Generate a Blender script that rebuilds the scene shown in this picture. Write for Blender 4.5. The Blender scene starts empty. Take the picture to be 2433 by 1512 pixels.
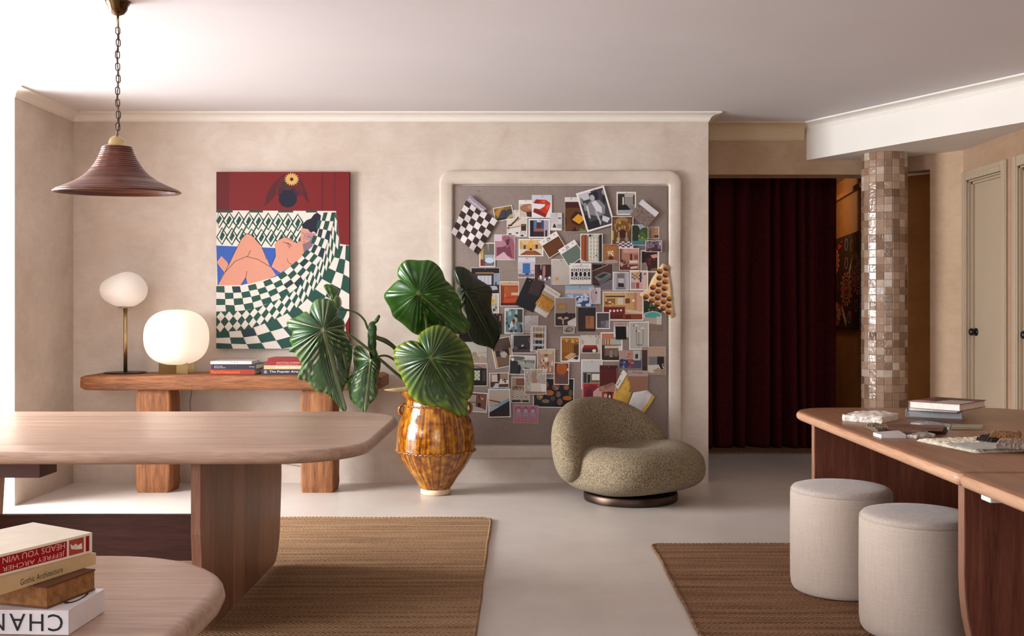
import bpy, math, random
import numpy as np
from mathutils import Vector, Matrix, noise
from mathutils.geometry import tessellate_polygon
random.seed(7)
SC = bpy.context.scene
COL = SC.collection
# ---------------------------------------------------------------- camera
W, H = 2433, 1512
FPX, VX, VY, EYE = 2450.0, 1240.0, 728.0, 1.2      # focal length in px, vanishing point, eye height
cam_d = bpy.data.cameras.new('camera'); cam = bpy.data.objects.new('camera', cam_d); COL.objects.link(cam)
cam.location = (0, 0, EYE); cam.rotation_euler = (math.pi / 2, 0, 0)
cam_d.sensor_width = 36; cam_d.lens = 36 * FPX / W
cam_d.shift_x = (W / 2 - VX) / W; cam_d.shift_y = (VY - H / 2) / W
cam_d.clip_start = 0.05; SC.camera = cam
# ---------------------------------------------------------------- world, daylight, exposure
SC.view_settings.view_transform = 'Standard'; SC.view_settings.look = 'None'
SC.view_settings.exposure = 1.22; SC.view_settings.gamma = 1.0
SC.view_settings.use_curve_mapping = False
wd = bpy.data.worlds.new('sky'); SC.world = wd; wd.use_nodes = True
wd.node_tree.nodes['Background'].inputs[0].default_value = (0.80, 0.88, 1.0, 1)
wd.node_tree.nodes['Background'].inputs[1].default_value = 1.5
def window_light(name, loc, rot, sx, sy, power, col):
    d = bpy.data.lights.new(name, 'AREA'); d.shape = 'RECTANGLE'; d.size = sx; d.size_y = sy
    d.energy = power; d.color = col
    o = bpy.data.objects.new(name, d); COL.objects.link(o); o.location = loc; o.rotation_euler = rot
    return o
# daylight entering by the two glazed doors of the left wall and the window behind the camera
window_light('daylight_far_door', (-5.35, 5.0, 1.75), (0, -math.radians(58), 0), 2.9, 3.2, 560, (0.96, 0.98, 1.0))
window_light('daylight_near_door', (-5.35, 1.2, 1.75), (0, -math.radians(58), 0), 2.9, 2.6, 170, (0.96, 0.98, 1.0))
window_light('daylight_rear_window', (0.0, -2.62, 1.55), (math.pi / 2, 0, math.pi), 4.2, 1.5, 150, (0.96, 0.97, 1.0))
cy = SC.cycles
cy.max_bounces = 10; cy.diffuse_bounces = 6; cy.glossy_bounces = 4; cy.sample_clamp_indirect = 6.0
cy.caustics_reflective = False; cy.caustics_refractive = False; cy.use_denoising = True
# ---------------------------------------------------------------- helpers
def P(px, py, Y): return Vector(((px - VX) / FPX * Y, Y, EYE - (py - VY) / FPX * Y))
def PZ(px, py, z):
    Y = (EYE - z) * FPX / (py - VY); return Vector(((px - VX) / FPX * Y, Y, z))
def lin(c):
    if isinstance(c, str):
        c = c.lstrip('#'); c = tuple(int(c[i:i + 2], 16) / 255 for i in (0, 2, 4))
        return tuple((x / 12.92 if x <= .04045 else ((x + .055) / 1.055) ** 2.4) for x in c)
    return c
def tag(o, label=None, cat=None, group=None, kind=None):
    if label: o['label'] = label
    if cat: o['category'] = cat
    if group: o['group'] = group
    if kind: o['kind'] = kind
    return o
def empty(name, loc, label=None, cat=None, group=None, parent=None):
    o = bpy.data.objects.new(name, None); COL.objects.link(o); o.location = loc; o.empty_display_size = .05
    tag(o, label, cat, group); setp(o, parent)
    return o
def wloc(o):
    v = Vector(o.location)
    return v if o.parent is None else v + wloc(o.parent)
def setp(o, parent):
    if parent is not None:
        o.location = Vector(o.location) - wloc(parent); o.parent = parent
def mesh(name, verts, faces, mat, parent=None, smooth=False, cols=None, attrs=None, origin=None, angle=None):
    """verts in world space; the object's origin goes to the bottom centre of its box"""
    vs = [Vector(v) for v in verts]
    if origin is None:
        mn = [min(v[i] for v in vs) for i in range(3)]; mx = [max(v[i] for v in vs) for i in range(3)]
        origin = Vector(((mn[0] + mx[0]) / 2, (mn[1] + mx[1]) / 2, mn[2]))
    me = bpy.data.meshes.new(name)
    me.from_pydata([v - origin for v in vs], [], [tuple(f) for f in faces]); me.update()
    if smooth: me.polygons.foreach_set('use_smooth', [True] * len(me.polygons))
    if cols is not None:
        ca = me.attributes.new('Col', 'FLOAT_COLOR', 'FACE')
        ca.data.foreach_set('color', [x for c in cols for x in (*lin(c), 1.0)])
    if attrs:
        for k, a in attrs.items():
            at = me.attributes.new(k, 'FLOAT', 'POINT'); at.data.foreach_set('value', a)
    if angle is not None: me.set_sharp_from_angle(angle=angle)
    if mat: me.materials.append(mat)
    o = bpy.data.objects.new(name, me); COL.objects.link(o); o.location = origin; setp(o, parent)
    return o
class G:                                            # collects geometry
    def __init__(s): s.v = []; s.f = []
    def add(s, v, f):
        n = len(s.v); s.v += [Vector(x) for x in v]; s.f += [tuple(i + n for i in q) for q in f]; return s
    def box(s, x0, x1, y0, y1, z0, z1, b=0.0):
        if b <= 0:
            v = [(x, y, z) for z in (z0, z1) for y in (y0, y1) for x in (x0, x1)]
            return s.add(v, [(0, 2, 3, 1), (4, 5, 7, 6), (0, 1, 5, 4), (2, 6, 7, 3), (0, 4, 6, 2), (1, 3, 7, 5)])
        return s.add(*bevbox(x0, x1, y0, y1, z0, z1, b))
    def out(s, name, mat, parent=None, **k): return mesh(name, s.v, s.f, mat, parent, **k)
def rrect(x0, x1, y0, y1, r, n=5):
    r = max(1e-5, min(r, (x1 - x0) / 2 - 1e-6, (y1 - y0) / 2 - 1e-6)); p = []
    for cx, cy_, a0 in ((x1 - r, y1 - r, 0), (x0 + r, y1 - r, 90), (x0 + r, y0 + r, 180), (x1 - r, y0 + r, 270)):
        for i in range(n + 1):
            a = math.radians(a0 + 90 * i / n); p.append((cx + r * math.cos(a), cy_ + r * math.sin(a)))
    return p
def loft(rings, cap0=True, cap1=True, close=True):
    n = len(rings[0]); v = [Vector(p) for r in rings for p in r]; f = []
    for i in range(len(rings) - 1):
        for j in range(n if close else n - 1):
            k = (j + 1) % n; f.append((i * n + j, i * n + k, (i + 1) * n + k, (i + 1) * n + j))
    if cap0: f.append(tuple(range(n - 1, -1, -1)))
    if cap1: f.append(tuple((len(rings) - 1) * n + j for j in range(n)))
    return v, f
def bevbox(x0, x1, y0, y1, z0, z1, b, n=2):
    b = min(b, (z1 - z0) / 2, (x1 - x0) / 2, (y1 - y0) / 2); R = []
    for i in range(n + 1):
        a = math.pi / 2 * i / n; d = b * (1 - math.sin(a)); z = z0 + b * (1 - math.cos(a))
        R.append([(x, y, z) for x, y in rrect(x0 + d, x1 - d, y0 + d, y1 - d, max(b - d, 1e-4), 2)])
    for i in range(n, -1, -1):
        a = math.pi / 2 * i / n; d = b * (1 - math.sin(a)); z = z1 - b * (1 - math.cos(a))
        R.append([(x, y, z) for x, y in rrect(x0 + d, x1 - d, y0 + d, y1 - d, max(b - d, 1e-4), 2)])
    return loft(R)
def lathe(prof, c, n=48, tilt=None):
    R = [[(r * math.cos(2 * math.pi * j / n), r * math.sin(2 * math.pi * j / n), z) for j in range(n)] for r, z in prof]
    v, f = loft(R, prof[0][0] > 1e-6, prof[-1][0] > 1e-6)
    m = tilt or Matrix.Identity(3)
    return [m @ p + Vector(c) for p in v], f
def tube(path, rad, n=8, cap=True):
    path = [Vector(p) for p in path]; R = []
    if not isinstance(rad, (list, tuple)): rad = [rad] * len(path)
    up = Vector((0.13, 0.21, 0.97))
    for i, p in enumerate(path):
        t = (path[min(i + 1, len(path) - 1)] - path[max(i - 1, 0)]).normalized()
        a = t.cross(up)
        if a.length < .05: a = t.cross(Vector((1, 0, 0)))
        a.normalize(); b = t.cross(a)
        R.append([p + rad[i] * (math.cos(2 * math.pi * j / n) * a + math.sin(2 * math.pi * j / n) * b) for j in range(n)])
    return loft(R, cap, cap)
def smoothpath(pts, k=6):
    pts = [Vector(p) for p in pts]; out = []
    for i in range(len(pts) - 1):
        p0, p1, p2, p3 = pts[max(i - 1, 0)], pts[i], pts[i + 1], pts[min(i + 2, len(pts) - 1)]
        for j in range(k):
            t = j / k
            out.append(.5 * ((2 * p1) + (p2 - p0) * t + (2 * p0 - 5 * p1 + 4 * p2 - p3) * t * t + (3 * p1 - p0 - 3 * p2 + p3) * t ** 3))
    out.append(pts[-1]); return out
def quadprism(c4, z0, z1, b=0.0):
    """vertical prism over four ground points, given counter-clockwise or not"""
    c = [Vector((p[0], p[1])) for p in c4]
    if sum(c[i].x * c[(i + 1) % 4].y - c[(i + 1) % 4].x * c[i].y for i in range(4)) < 0: c.reverse()
    m = sum(c, Vector((0, 0))) / 4
    def ins(d): return [p + (m - p).normalized() * d * 1.4 for p in c]
    R = [[(*p, z0) for p in c]]
    if b > 0: R += [[(*p, z1 - b) for p in c], [(*p, z1) for p in ins(b)]]
    else: R += [[(*p, z1) for p in c]]
    return loft(R)
def struct(name, g, mat, **k):
    return tag(g.out(name, mat, **k), kind='structure')
# ---------------------------------------------------------------- materials
def newmat(name, rough=.5, metal=0., spec=.5):
    m = bpy.data.materials.new(name); m.use_nodes = True; nt = m.node_tree; b = nt.nodes['Principled BSDF']
    b.inputs['Roughness'].default_value = rough; b.inputs['Metallic'].default_value = metal
    b.inputs['Specular IOR Level'].default_value = spec
    return m, nt, b
def nd(nt, typ, ins=None, **props):
    n = nt.nodes.new(typ)
    for k, v in props.items(): setattr(n, k, v)
    for k, v in (ins or {}).items():
        if isinstance(v, bpy.types.NodeSocket): nt.links.new(v, n.inputs[k])
        else: n.inputs[k].default_value = v
    return n
def c4(c): return (*lin(c), 1.0)
def math_(nt, op, a, b=None, c=None):
    ins = {0: a}
    if b is not None: ins[1] = b
    if c is not None: ins[2] = c
    return nd(nt, 'ShaderNodeMath', ins, operation=op).outputs[0]
def coords(nt, scale=(1, 1, 1), rnd=0.0, rot=(0, 0, 0)):
    t = nd(nt, 'ShaderNodeTexCoord').outputs['Object']
    if rnd:
        oi = nd(nt, 'ShaderNodeObjectInfo').outputs['Random']
        k = math_(nt, 'MULTIPLY', oi, rnd)
        cmb = nd(nt, 'ShaderNodeCombineXYZ', {0: k, 1: k, 2: k}).outputs[0]
        t = nd(nt, 'ShaderNodeVectorMath', {0: t, 1: cmb}, operation='ADD').outputs[0]
    return nd(nt, 'ShaderNodeMapping', {'Vector': t, 'Scale': scale, 'Rotation': rot}).outputs[0]
def noise_(nt, vec, scale, detail=4, rough=.55, dist=0.0):
    return nd(nt, 'ShaderNodeTexNoise', {'Vector': vec, 'Scale': scale, 'Detail': detail, 'Roughness': rough, 'Distortion': dist}).outputs['Fac']
def ramp(nt, fac, stops):
    r = nd(nt, 'ShaderNodeValToRGB', {'Fac': fac}); e = r.color_ramp.elements
    while len(e) < len(stops): e.new(0.5)
    for q, (p, c) in zip(e, stops): q.position = p; q.color = c4(c)
    return r.outputs['Color']
def mixc(nt, fac, a, b, mode='MIX'):
    n = nd(nt, 'ShaderNodeMix', data_type='RGBA', blend_type=mode)
    for i, v in ((0, fac), (6, a), (7, b)):
        if isinstance(v, bpy.types.NodeSocket): nt.links.new(v, n.inputs[i])
        else: n.inputs[i].default_value = v if i == 0 else c4(v)
    return n.outputs[2]
def bump(nt, b, h, strength=.3, dist=.01):
    n = nd(nt, 'ShaderNodeBump', {'Height': h, 'Strength': strength, 'Distance': dist}); nt.links.new(n.outputs[0], b.inputs['Normal'])
def simple(name, col, rough=.5, metal=0., var=.12, scale=12, bmp=0., bscale=80, spec=.5, rnd=3.0):
    m, nt, b = newmat(name, rough, metal, spec); v = coords(nt, rnd=rnd)
    c = lin(col); lo = tuple(x * (1 - var) for x in c); hi = tuple(min(1, x * (1 + var)) for x in c)
    nt.links.new(ramp(nt, noise_(nt, v, scale), [(.3, lo), (.7, hi)]), b.inputs['Base Color'])
    if bmp: bump(nt, b, noise_(nt, v, bscale, 3), bmp, .004)
    return m
def plaster(name, c1, c2, c3, rough=.75):
    m, nt, b = newmat(name, rough, 0, .25); v = coords(nt)
    a = noise_(nt, v, 1.3, 6, .6, .6); d = noise_(nt, v, 5.5, 7, .65, 1.2); st = noise_(nt, coords(nt, (1, 1, 2.6)), 9, 6, .6, .8)
    base = ramp(nt, a, [(.3, c1), (.52, c2), (.72, c3)])
    f = ramp(nt, d, [(.35, (0, 0, 0)), (.7, (1, 1, 1))])
    k = mixc(nt, .26, base, ramp(nt, d, [(.3, c1), (.7, c3)]))
    k = mixc(nt, .12, k, ramp(nt, st, [(.35, c1), (.65, c3)]))
    nt.links.new(k, b.inputs['Base Color'])
    hh = math_(nt, 'ADD', math_(nt, 'MULTIPLY', d, .6), st); bump(nt, b, hh, .22, .012)
    return m
def wood(name, dark, mid, light, axis='X', rough=.42, scale=1.0, knots=.3, tone=.18, rnd=9.0, spec=.4):
    m, nt, b = newmat(name, rough, 0, spec)
    long_, wide = 1.1 * scale, 16 * scale
    sc = {'X': (long_, wide, wide), 'Y': (wide, long_, wide), 'Z': (wide, wide, long_)}[axis]
    v = coords(nt, sc, rnd); g = noise_(nt, v, 1.6, 6, .6, .8)
    sc2 = tuple(s * 5 for s in sc); g2 = noise_(nt, coords(nt, sc2, rnd), 2.2, 3, .6)
    col = ramp(nt, g, [(.28, dark), (.48, mid), (.68, light)])
    col = mixc(nt, .35, col, ramp(nt, g2, [(.3, dark), (.62, light)]))
    oi = nd(nt, 'ShaderNodeObjectInfo').outputs['Random']
    t = math_(nt, 'MULTIPLY_ADD', oi, tone, 1 - tone / 2)
    tt = nd(nt, 'ShaderNodeCombineXYZ', {0: t, 1: t, 2: t}).outputs[0]
    nt.links.new(mixc(nt, 1.0, col, tt, 'MULTIPLY'), b.inputs['Base Color'])
    bump(nt, b, g2, knots * .3, .002)
    return m
def jute(name, dark, mid, light):
    m, nt, b = newmat(name, .9, 0, .1); t = nd(nt, 'ShaderNodeTexCoord').outputs['Object']
    s = nd(nt, 'ShaderNodeSeparateXYZ', {0: t})
    tri = math_(nt, 'PINGPONG', s.outputs[1], .062)
    nz = noise_(nt, coords(nt, (18, 18, 18)), 1.0, 3)
    u = math_(nt, 'ADD', math_(nt, 'ADD', s.outputs[0], math_(nt, 'MULTIPLY', tri, 1.15)), math_(nt, 'MULTIPLY', nz, .03))
    strand = math_(nt, 'MULTIPLY', math_(nt, 'ABSOLUTE', math_(nt, 'SINE', math_(nt, 'MULTIPLY', u, math.pi / .021))), 1.0)
    rowl = math_(nt, 'PINGPONG', s.outputs[1], .031)
    row = math_(nt, 'MINIMUM', math_(nt, 'MULTIPLY', rowl, 90.0), 1.0)
    fine = noise_(nt, coords(nt, (1, 1.6, 1)), 150, 3, .6)
    big = noise_(nt, coords(nt, (.5, 7, 1)), 3.0, 4, .6)
    h = math_(nt, 'ADD', math_(nt, 'MULTIPLY', strand, .55), math_(nt, 'MULTIPLY', fine, .7))
    h = math_(nt, 'MULTIPLY', h, math_(nt, 'MULTIPLY_ADD', row, .18, .82))
    k = math_(nt, 'MULTIPLY_ADD', big, .7, math_(nt, 'MULTIPLY_ADD', h, .85, -.5))
    nt.links.new(ramp(nt, k, [(.08, dark), (.36, mid), (.68, light)]), b.inputs['Base Color'])
    bump(nt, b, h, .9, .008)
    return m
def cloth(name, c1, c2, scale=220, rough=.9, bmp=.35, sheen=.2, slub=True):
    m, nt, b = newmat(name, rough, 0, .15); b.inputs['Sheen Weight'].default_value = sheen; b.inputs['Sheen Roughness'].default_value = .5
    a = noise_(nt, coords(nt, (1, 1, 1)), scale, 2, .7)
    w = noise_(nt, coords(nt, (.12, .12, 2.2)), scale * .55, 3, .6); w2 = noise_(nt, coords(nt, (2.2, 2.2, .12)), scale * .4, 3, .6)
    k = math_(nt, 'ADD', math_(nt, 'MULTIPLY', a, .4), math_(nt, 'MULTIPLY', math_(nt, 'ADD', w, w2), .3)) if slub else a
    nt.links.new(ramp(nt, k, [(.34, c1), (.66, c2)]), b.inputs['Base Color'])
    bump(nt, b, k, bmp, .003)
    return m
def print_mat():
    m, nt, b = newmat('printed_colours', .45, 0, .3)
    a = nd(nt, 'ShaderNodeAttribute', attribute_name='Col').outputs['Color']
    z = noise_(nt, coords(nt), 160, 3)
    nt.links.new(mixc(nt, .30, a, mixc(nt, 1.0, a, ramp(nt, z, [(.3, (.35, .35, .35)), (.7, (1, 1, 1))]), 'MULTIPLY')), b.inputs['Base Color'])
    return m
MT = {}
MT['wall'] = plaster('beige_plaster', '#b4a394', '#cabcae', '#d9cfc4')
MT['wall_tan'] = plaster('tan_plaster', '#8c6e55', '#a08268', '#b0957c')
MT['wall_hall'] = plaster('ochre_plaster', '#7d4f24', '#955f2c', '#a56f38')
MT['ceiling'] = simple('ceiling_paint', '#d4d0d2', .85, var=.02, scale=1.5, spec=.2)
MT['cornice'] = simple('cornice_paint', '#e1dbd3', .7, var=.02, scale=3, spec=.3)
MT['door'] = simple('door_paint', '#a38f78', .5, var=.03, scale=3)
MT['white'] = simple('white_paint', '#ece6de', .5, var=.03)
def floor_mat():
    m, nt, b = newmat('polished_white_floor', .33, 0, .4); v = coords(nt)
    a = noise_(nt, v, .9, 6, .6, .4); d = noise_(nt, v, 6, 5)
    k = mixc(nt, .3, ramp(nt, a, [(.3, '#c2b8ae'), (.7, '#d4cbc3')]), ramp(nt, d, [(.3, '#bfb4aa'), (.7, '#d6cec6')]))
    sp = nd(nt, 'ShaderNodeTexVoronoi', {'Vector': v, 'Scale': 2.3}).outputs['Distance']
    k = mixc(nt, math_(nt, 'LESS_THAN', sp, .012), k, '#6f6259')
    nt.links.new(k, b.inputs['Base Color'])
    nt.links.new(math_(nt, 'MULTIPLY_ADD', a, .25, .2), b.inputs['Roughness'])
    return m
MT['floor'] = floor_mat()
MT['oak_x'] = wood('pink_oak_lengthwise', '#866756', '#a38471', '#b89c89', 'X', .3, tone=.17)
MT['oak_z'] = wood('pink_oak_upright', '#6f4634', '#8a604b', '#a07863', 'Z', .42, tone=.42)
MT['oak_lit_edge'] = wood('honey_oak_lit_edge', '#96694f', '#b18465', '#c29a7d', 'Y', .4, tone=.04)  # desk oak made paler on its edges: side light put into the colour
MT['oak_y'] = wood('honey_oak_lengthwise', '#6f4830', '#875b40', '#996d52', 'Y', .33, tone=.06)
MT['panel_z_shaded'] = wood('shaded_desk_panel_upright', '#4a2419', '#6b3a2a', '#855040', 'Z', .4, tone=.1)  # desk panel wood darkened: shade below the tabletop put into the colour
MT['walnut_x'] = wood('dark_walnut_lengthwise', '#371c18', '#4c2923', '#5e362d', 'X', .45, tone=.1)
MT['rustic_x'] = wood('reclaimed_timber_beam', '#3c1d0a', '#774323', '#a26c42', 'X', .7, scale=1.0, knots=1.0, tone=.05)
MT['rustic_z'] = wood('reclaimed_timber_post', '#43230d', '#7d4a26', '#a36e43', 'Z', .7, scale=.8, knots=1.0, tone=.1)
MT['jute_l'] = jute('golden_jute', '#5a3d29', '#8f6d4f', '#bb9a78')
MT['jute_r'] = jute('brown_jute', '#4c3122', '#7d5a41', '#a68468')
MT['brass'] = simple('brushed_brass', '#b09a72', .34, 1.0, var=.1)
MT['bronze'] = simple('aged_bronze', '#4f3f37', .42, 1.0, var=.15)
MT['black'] = simple('black_metal', '#141212', .35, .3)
MT['paper'] = simple('page_edges', '#d9d2c6', .85, var=.1, scale=60)
MT['card'] = simple('white_card', '#ded8d2', .6, var=.02)
MT['print'] = print_mat()
MT['pin'] = simple('steel_pin', '#b8b2aa', .25, 1.0)
# ================================================================= THE SETTING
CEIL, SOFF, YB, XL, XPIER, YPIER = 2.51, 2.25, 7.0, -3.045, -3.045, 6.19
XW, XE = -4.45, 1.266                 # left outer wall, right end of the plaster back wall
YR = 7.41                             # recessed wall with the curtained opening
P1, P2 = Vector((2.596, 7.41)), Vector((2.969, 6.934))
XR = 2.969
g = G().box(XW - .15, 4.2, -2.75, 10.2, -.1, 0); struct('floor', g, MT['floor'])
g = G().box(XW - .15, 4.2, -2.75, YR + .2, CEIL, CEIL + .1); struct('ceiling', g, MT['ceiling'])
g = G().add(*loft([[(XL - .1, YB, z), (XE, YB, z), (XE, YB + .5, z), (XL - .1, YB + .5, z)] for z in (0, CEIL)])); struct('wall_back', g, MT['wall'])
g = G().box(XW - .15, XPIER, YPIER, YB + .5, 0, CEIL); struct('wall_pier', g, MT['wall'])
# left outer wall with two glazed door openings
g = G()
def wall_open(g, opens, y0, y1, top=2.2):
    y = y0
    for a, b_ in opens: g.box(XW - .15, XW, y, a, 0, CEIL); g.box(XW - .15, XW, a, b_, top, CEIL); y = b_
    g.box(XW - .15, XW, y, y1, 0, CEIL)
wall_open(g, [(.2, 2.2), (3.8, 6.1)], -2.75, YPIER); struct('wall_left', g, MT['wall'])
for i, (a, b_) in enumerate([(.2, 2.2), (3.8, 6.1)]):
    g = G(); x0, x1 = XW - .1, XW - .05; m_ = (a + b_) / 2
    for y in (a, m_ - .03, b_ - .06): g.box(x0, x1, y, y + .06, 0, 2.2)
    g.box(x0, x1, a, b_, 2.14, 2.2); g.box(x0, x1, a, b_, 0, .05)
    struct('window_%d' % (i + 1), g, MT['white'])
g = G(); g.box(XW - .15, 4.2, -2.75, -2.6, 0, .8); g.box(XW - .15, 4.2, -2.75, -2.6, 2.3, CEIL)
g.box(XW - .15, -2.1, -2.75, -2.6, .8, 2.3); g.box(2.1, 4.2, -2.75, -2.6, .8, 2.3); struct('wall_front', g, MT['wall'])
g = G()
for x in (-2.1, -.03, 2.04): g.box(x, x + .06, -2.7, -2.65, .8, 2.3)
g.box(-2.1, 2.1, -2.7, -2.65, .8, .86); g.box(-2.1, 2.1, -2.7, -2.65, 2.24, 2.3); struct('window_3', g, MT['white'])
# right wall with two flush doors set in casings
DOORS = [(6.30, 6.93), (5.36, 6.22)]
g = G(); HD = 2.10
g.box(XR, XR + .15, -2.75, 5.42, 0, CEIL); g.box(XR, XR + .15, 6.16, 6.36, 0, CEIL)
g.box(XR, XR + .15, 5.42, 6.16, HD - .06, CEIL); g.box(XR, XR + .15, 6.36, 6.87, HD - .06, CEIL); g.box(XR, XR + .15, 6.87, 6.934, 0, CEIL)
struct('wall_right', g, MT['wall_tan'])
for i, (a, b_) in enumerate(DOORS):
    e = empty('door_%d' % (i + 1), (XR, (a + b_) / 2, 0)); tag(e, kind='structure')
    for k, (ya, yb, z0, z1) in enumerate(((a, a + .065, 0, HD), (b_ - .065, b_, 0, HD), (a + .065, b_ - .065, HD - .065, HD))):
        gg = G().box(XR - .016, XR, ya, yb, z0, z1, .004); gg.box(XR - .022, XR - .002, ya + .008, yb - .03 if k < 2 else yb, z0, z1 - (.0 if k < 2 else .03), .004)
        gg.out('casing', MT['door'], e)
    j = G(); j.box(XR + .0, XR + .09, a + .06, a + .075, 0, HD - .06); j.box(XR, XR + .09, b_ - .075, b_ - .06, 0, HD - .06); j.box(XR, XR + .09, a + .06, b_ - .06, HD - .075, HD - .06)
    j.box(XR + .02, XR + .035, b_ - .09, b_ - .074, 0, HD - .07); j.box(XR + .02, XR + .035, a + .075, b_ - .075, HD - .09, HD - .074)
    j.out('jamb', MT['door'], e)
    G().box(XR + .036, XR + .075, a + .077, b_ - .077, .005, HD - .077, .002).out('leaf', MT['door'], e)
    hv, hf = lathe([(.026, 0), (.026, .008), (.013, .010), (.013, .016), (.020, .020), (.025, .030), (.023, .042), (.012, .050), (0, .052)], (0, 0, 0), 20, Matrix.Rotation(-math.pi / 2, 3, 'Y'))
    mesh('knob', [v + Vector((XR + .036, b_ - .115, 1.03)) for v in hv], hf, MT['black'], e, smooth=True)
# recessed wall: header and piers of the opening, bending towards the right wall
def pris(poly, z0, z1): return loft([[(p[0], p[1], z) for p in poly] for z in (z0, z1)])
nrm = Vector((P2.y - P1.y, -(P2.x - P1.x))).normalized()
if nrm.y < 0: nrm = -nrm
T = .22; dgo = (P2 - P1).normalized()
J = Vector((2.82, 0)); J.y = P1.y + (J.x - P1.x) * (P2.y - P1.y) / (P2.x - P1.x)
jb = J + nrm * T; ob = P1 + Vector((.105, T)); HZ = 2.147
g = G(); g.add(*pris([(XE + .0, YR), P1, ob, (XE, YR + T)], HZ, CEIL)); g.add(*pris([P1, J, jb, ob], HZ, CEIL))
g.add(*pris([J, P2, P2 + nrm * T, jb], 0, CEIL)); struct('wall_recess', g, plaster('light_tan_plaster', '#a08368', '#b4977b', '#c4a98e'))
# dropped bulkhead over the right corner
FA, FB = Vector((2.045, YR)), Vector((XR, 5.672))
g = G().add(*pris([FA, FB, P2, P1], SOFF, CEIL)); struct('ceiling_bulkhead', g, MT['cornice'])
# cornices: a coved profile run along plan lines
def cornice(name, line, side, h, p, mat=None):
    prof = [(0, -h), (.006, -h), (.006, -h + .008)]
    for i in range(9):
        a = math.pi / 2 * i / 8; prof.append((.010 + (p - .022) * (1 - math.cos(a)), -h + .010 + (h - .022) * math.sin(a)))
    prof += [(p - .006, -.010), (p, -.010), (p, 0), (0, 0)]
    line = [Vector(q) for q in line]; rings = []
    for i, q in enumerate(line):
        d0 = (q - line[i - 1]).normalized() if i else None
        d1 = (line[i + 1] - q).normalized() if i < len(line) - 1 else None
        n0 = Vector((-d0.y, d0.x)) * side if d0 else None; n1 = Vector((-d1.y, d1.x)) * side if d1 else None
        if n0 and n1: m_ = (n0 + n1).normalized(); m_ = m_ / max(.2, m_.dot(n0))
        else: m_ = n0 or n1
        rings.append([(q.x + m_.x * a, q.y + m_.y * a, CEIL + b_) for a, b_ in prof])
    g = G().add(*loft(rings)); return struct(name, g, mat or MT['cornice'])
cornice('trim_1', [(XW, YPIER), (XPIER, YPIER), (XPIER, YB), (XE, YB), (XE, YB + .4)], -1, .056, .078)
cornice('trim_2', [(XE + .02, YR), (2.045 - .02, YR)], -1, .118, .105, simple('tan_cornice', '#c4ae8e', .7, var=.03))
cornice('trim_3', [FA, FB], -1, .048, .085)
cornice('trim_4', [(XW, -2.6), (XW, YPIER)], -1, .056, .078)
# the hall behind the curtain
HC = 2.33
g = G().box(XE, 4.0, YR + .28, 10.2, HC, HC + .1); struct('ceiling_hall', g, MT['wall_hall'])
pa, pb = Vector((1.653 + .132 * 9.62, 9.62)), Vector((2.752, 8.32))
g = G(); g.add(*pris([pb, (3.5, 8.32), (3.5, 9.9), (pa.x, 9.9), pa], 0, HC)); struct('wall_hall_side', g, MT['wall_hall'])
g = G().box(XE - .4, 3.6, 9.62, 9.75, 0, HC); g.box(XE - .3, XE - .1, YB + .5, 9.7, 0, HC); g.box(3.3, 3.45, 7.2, 8.4, 0, HC); struct('wall_hall_end', g, MT['wall_hall'])
hl = bpy.data.lights.new('hall_ceiling_lamp', 'POINT'); hl.energy = 4.5; hl.color = (1, .78, .5); hl.shadow_soft_size = .12
ho = bpy.data.objects.new('hall_ceiling_lamp', hl); COL.objects.link(ho); ho.location = (2.3, 9.15, 2.15)
g = G(); dv = (pa - pb).normalized(); nn = Vector((-dv.y, dv.x));  nn = nn if nn.x < 0 else -nn
g.add(*pris([pb, pa, pa + nn * .03, pb + nn * .03], 2.16, 2.2)); struct('trim_5', g, MT['wall_hall'])
# raised plaster surround of the pinboard
def ringmesh(o_px, i_px, ro, ri, yb, yf, bev):
    def R(px, r, Y, d, Yp):
        a = P(px[0], px[3], YB); b_ = P(px[2], px[1], YB)
        return [(x, Y, z) for x, z in rrect(a.x + d, b_.x - d, a.z + d, b_.z - d, r, 8)]
    rings = [R(o_px, ro, yb, 0, 0), R(o_px, ro, yf + bev, 0, 0), R(o_px, ro - bev * .3, yf + bev * .3, bev * .3, 0), R(o_px, ro - bev, yf, bev, 0),
             R(i_px, ri + bev, yf, -bev, 0), R(i_px, ri + bev * .3, yf + bev * .3, -bev * .3, 0), R(i_px, ri, yf + bev, 0, 0), R(i_px, ri, yb, 0, 0)]
    return loft(rings, False, False)
v, f = ringmesh((1045, 406, 1618, 1089), (1077, 439, 1588, 1058), .085, .012, YB, YB - .034, .013)
struct('trim_6', G().add(v, f), MT['wall'], smooth=True, angle=math.radians(50))
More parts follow.
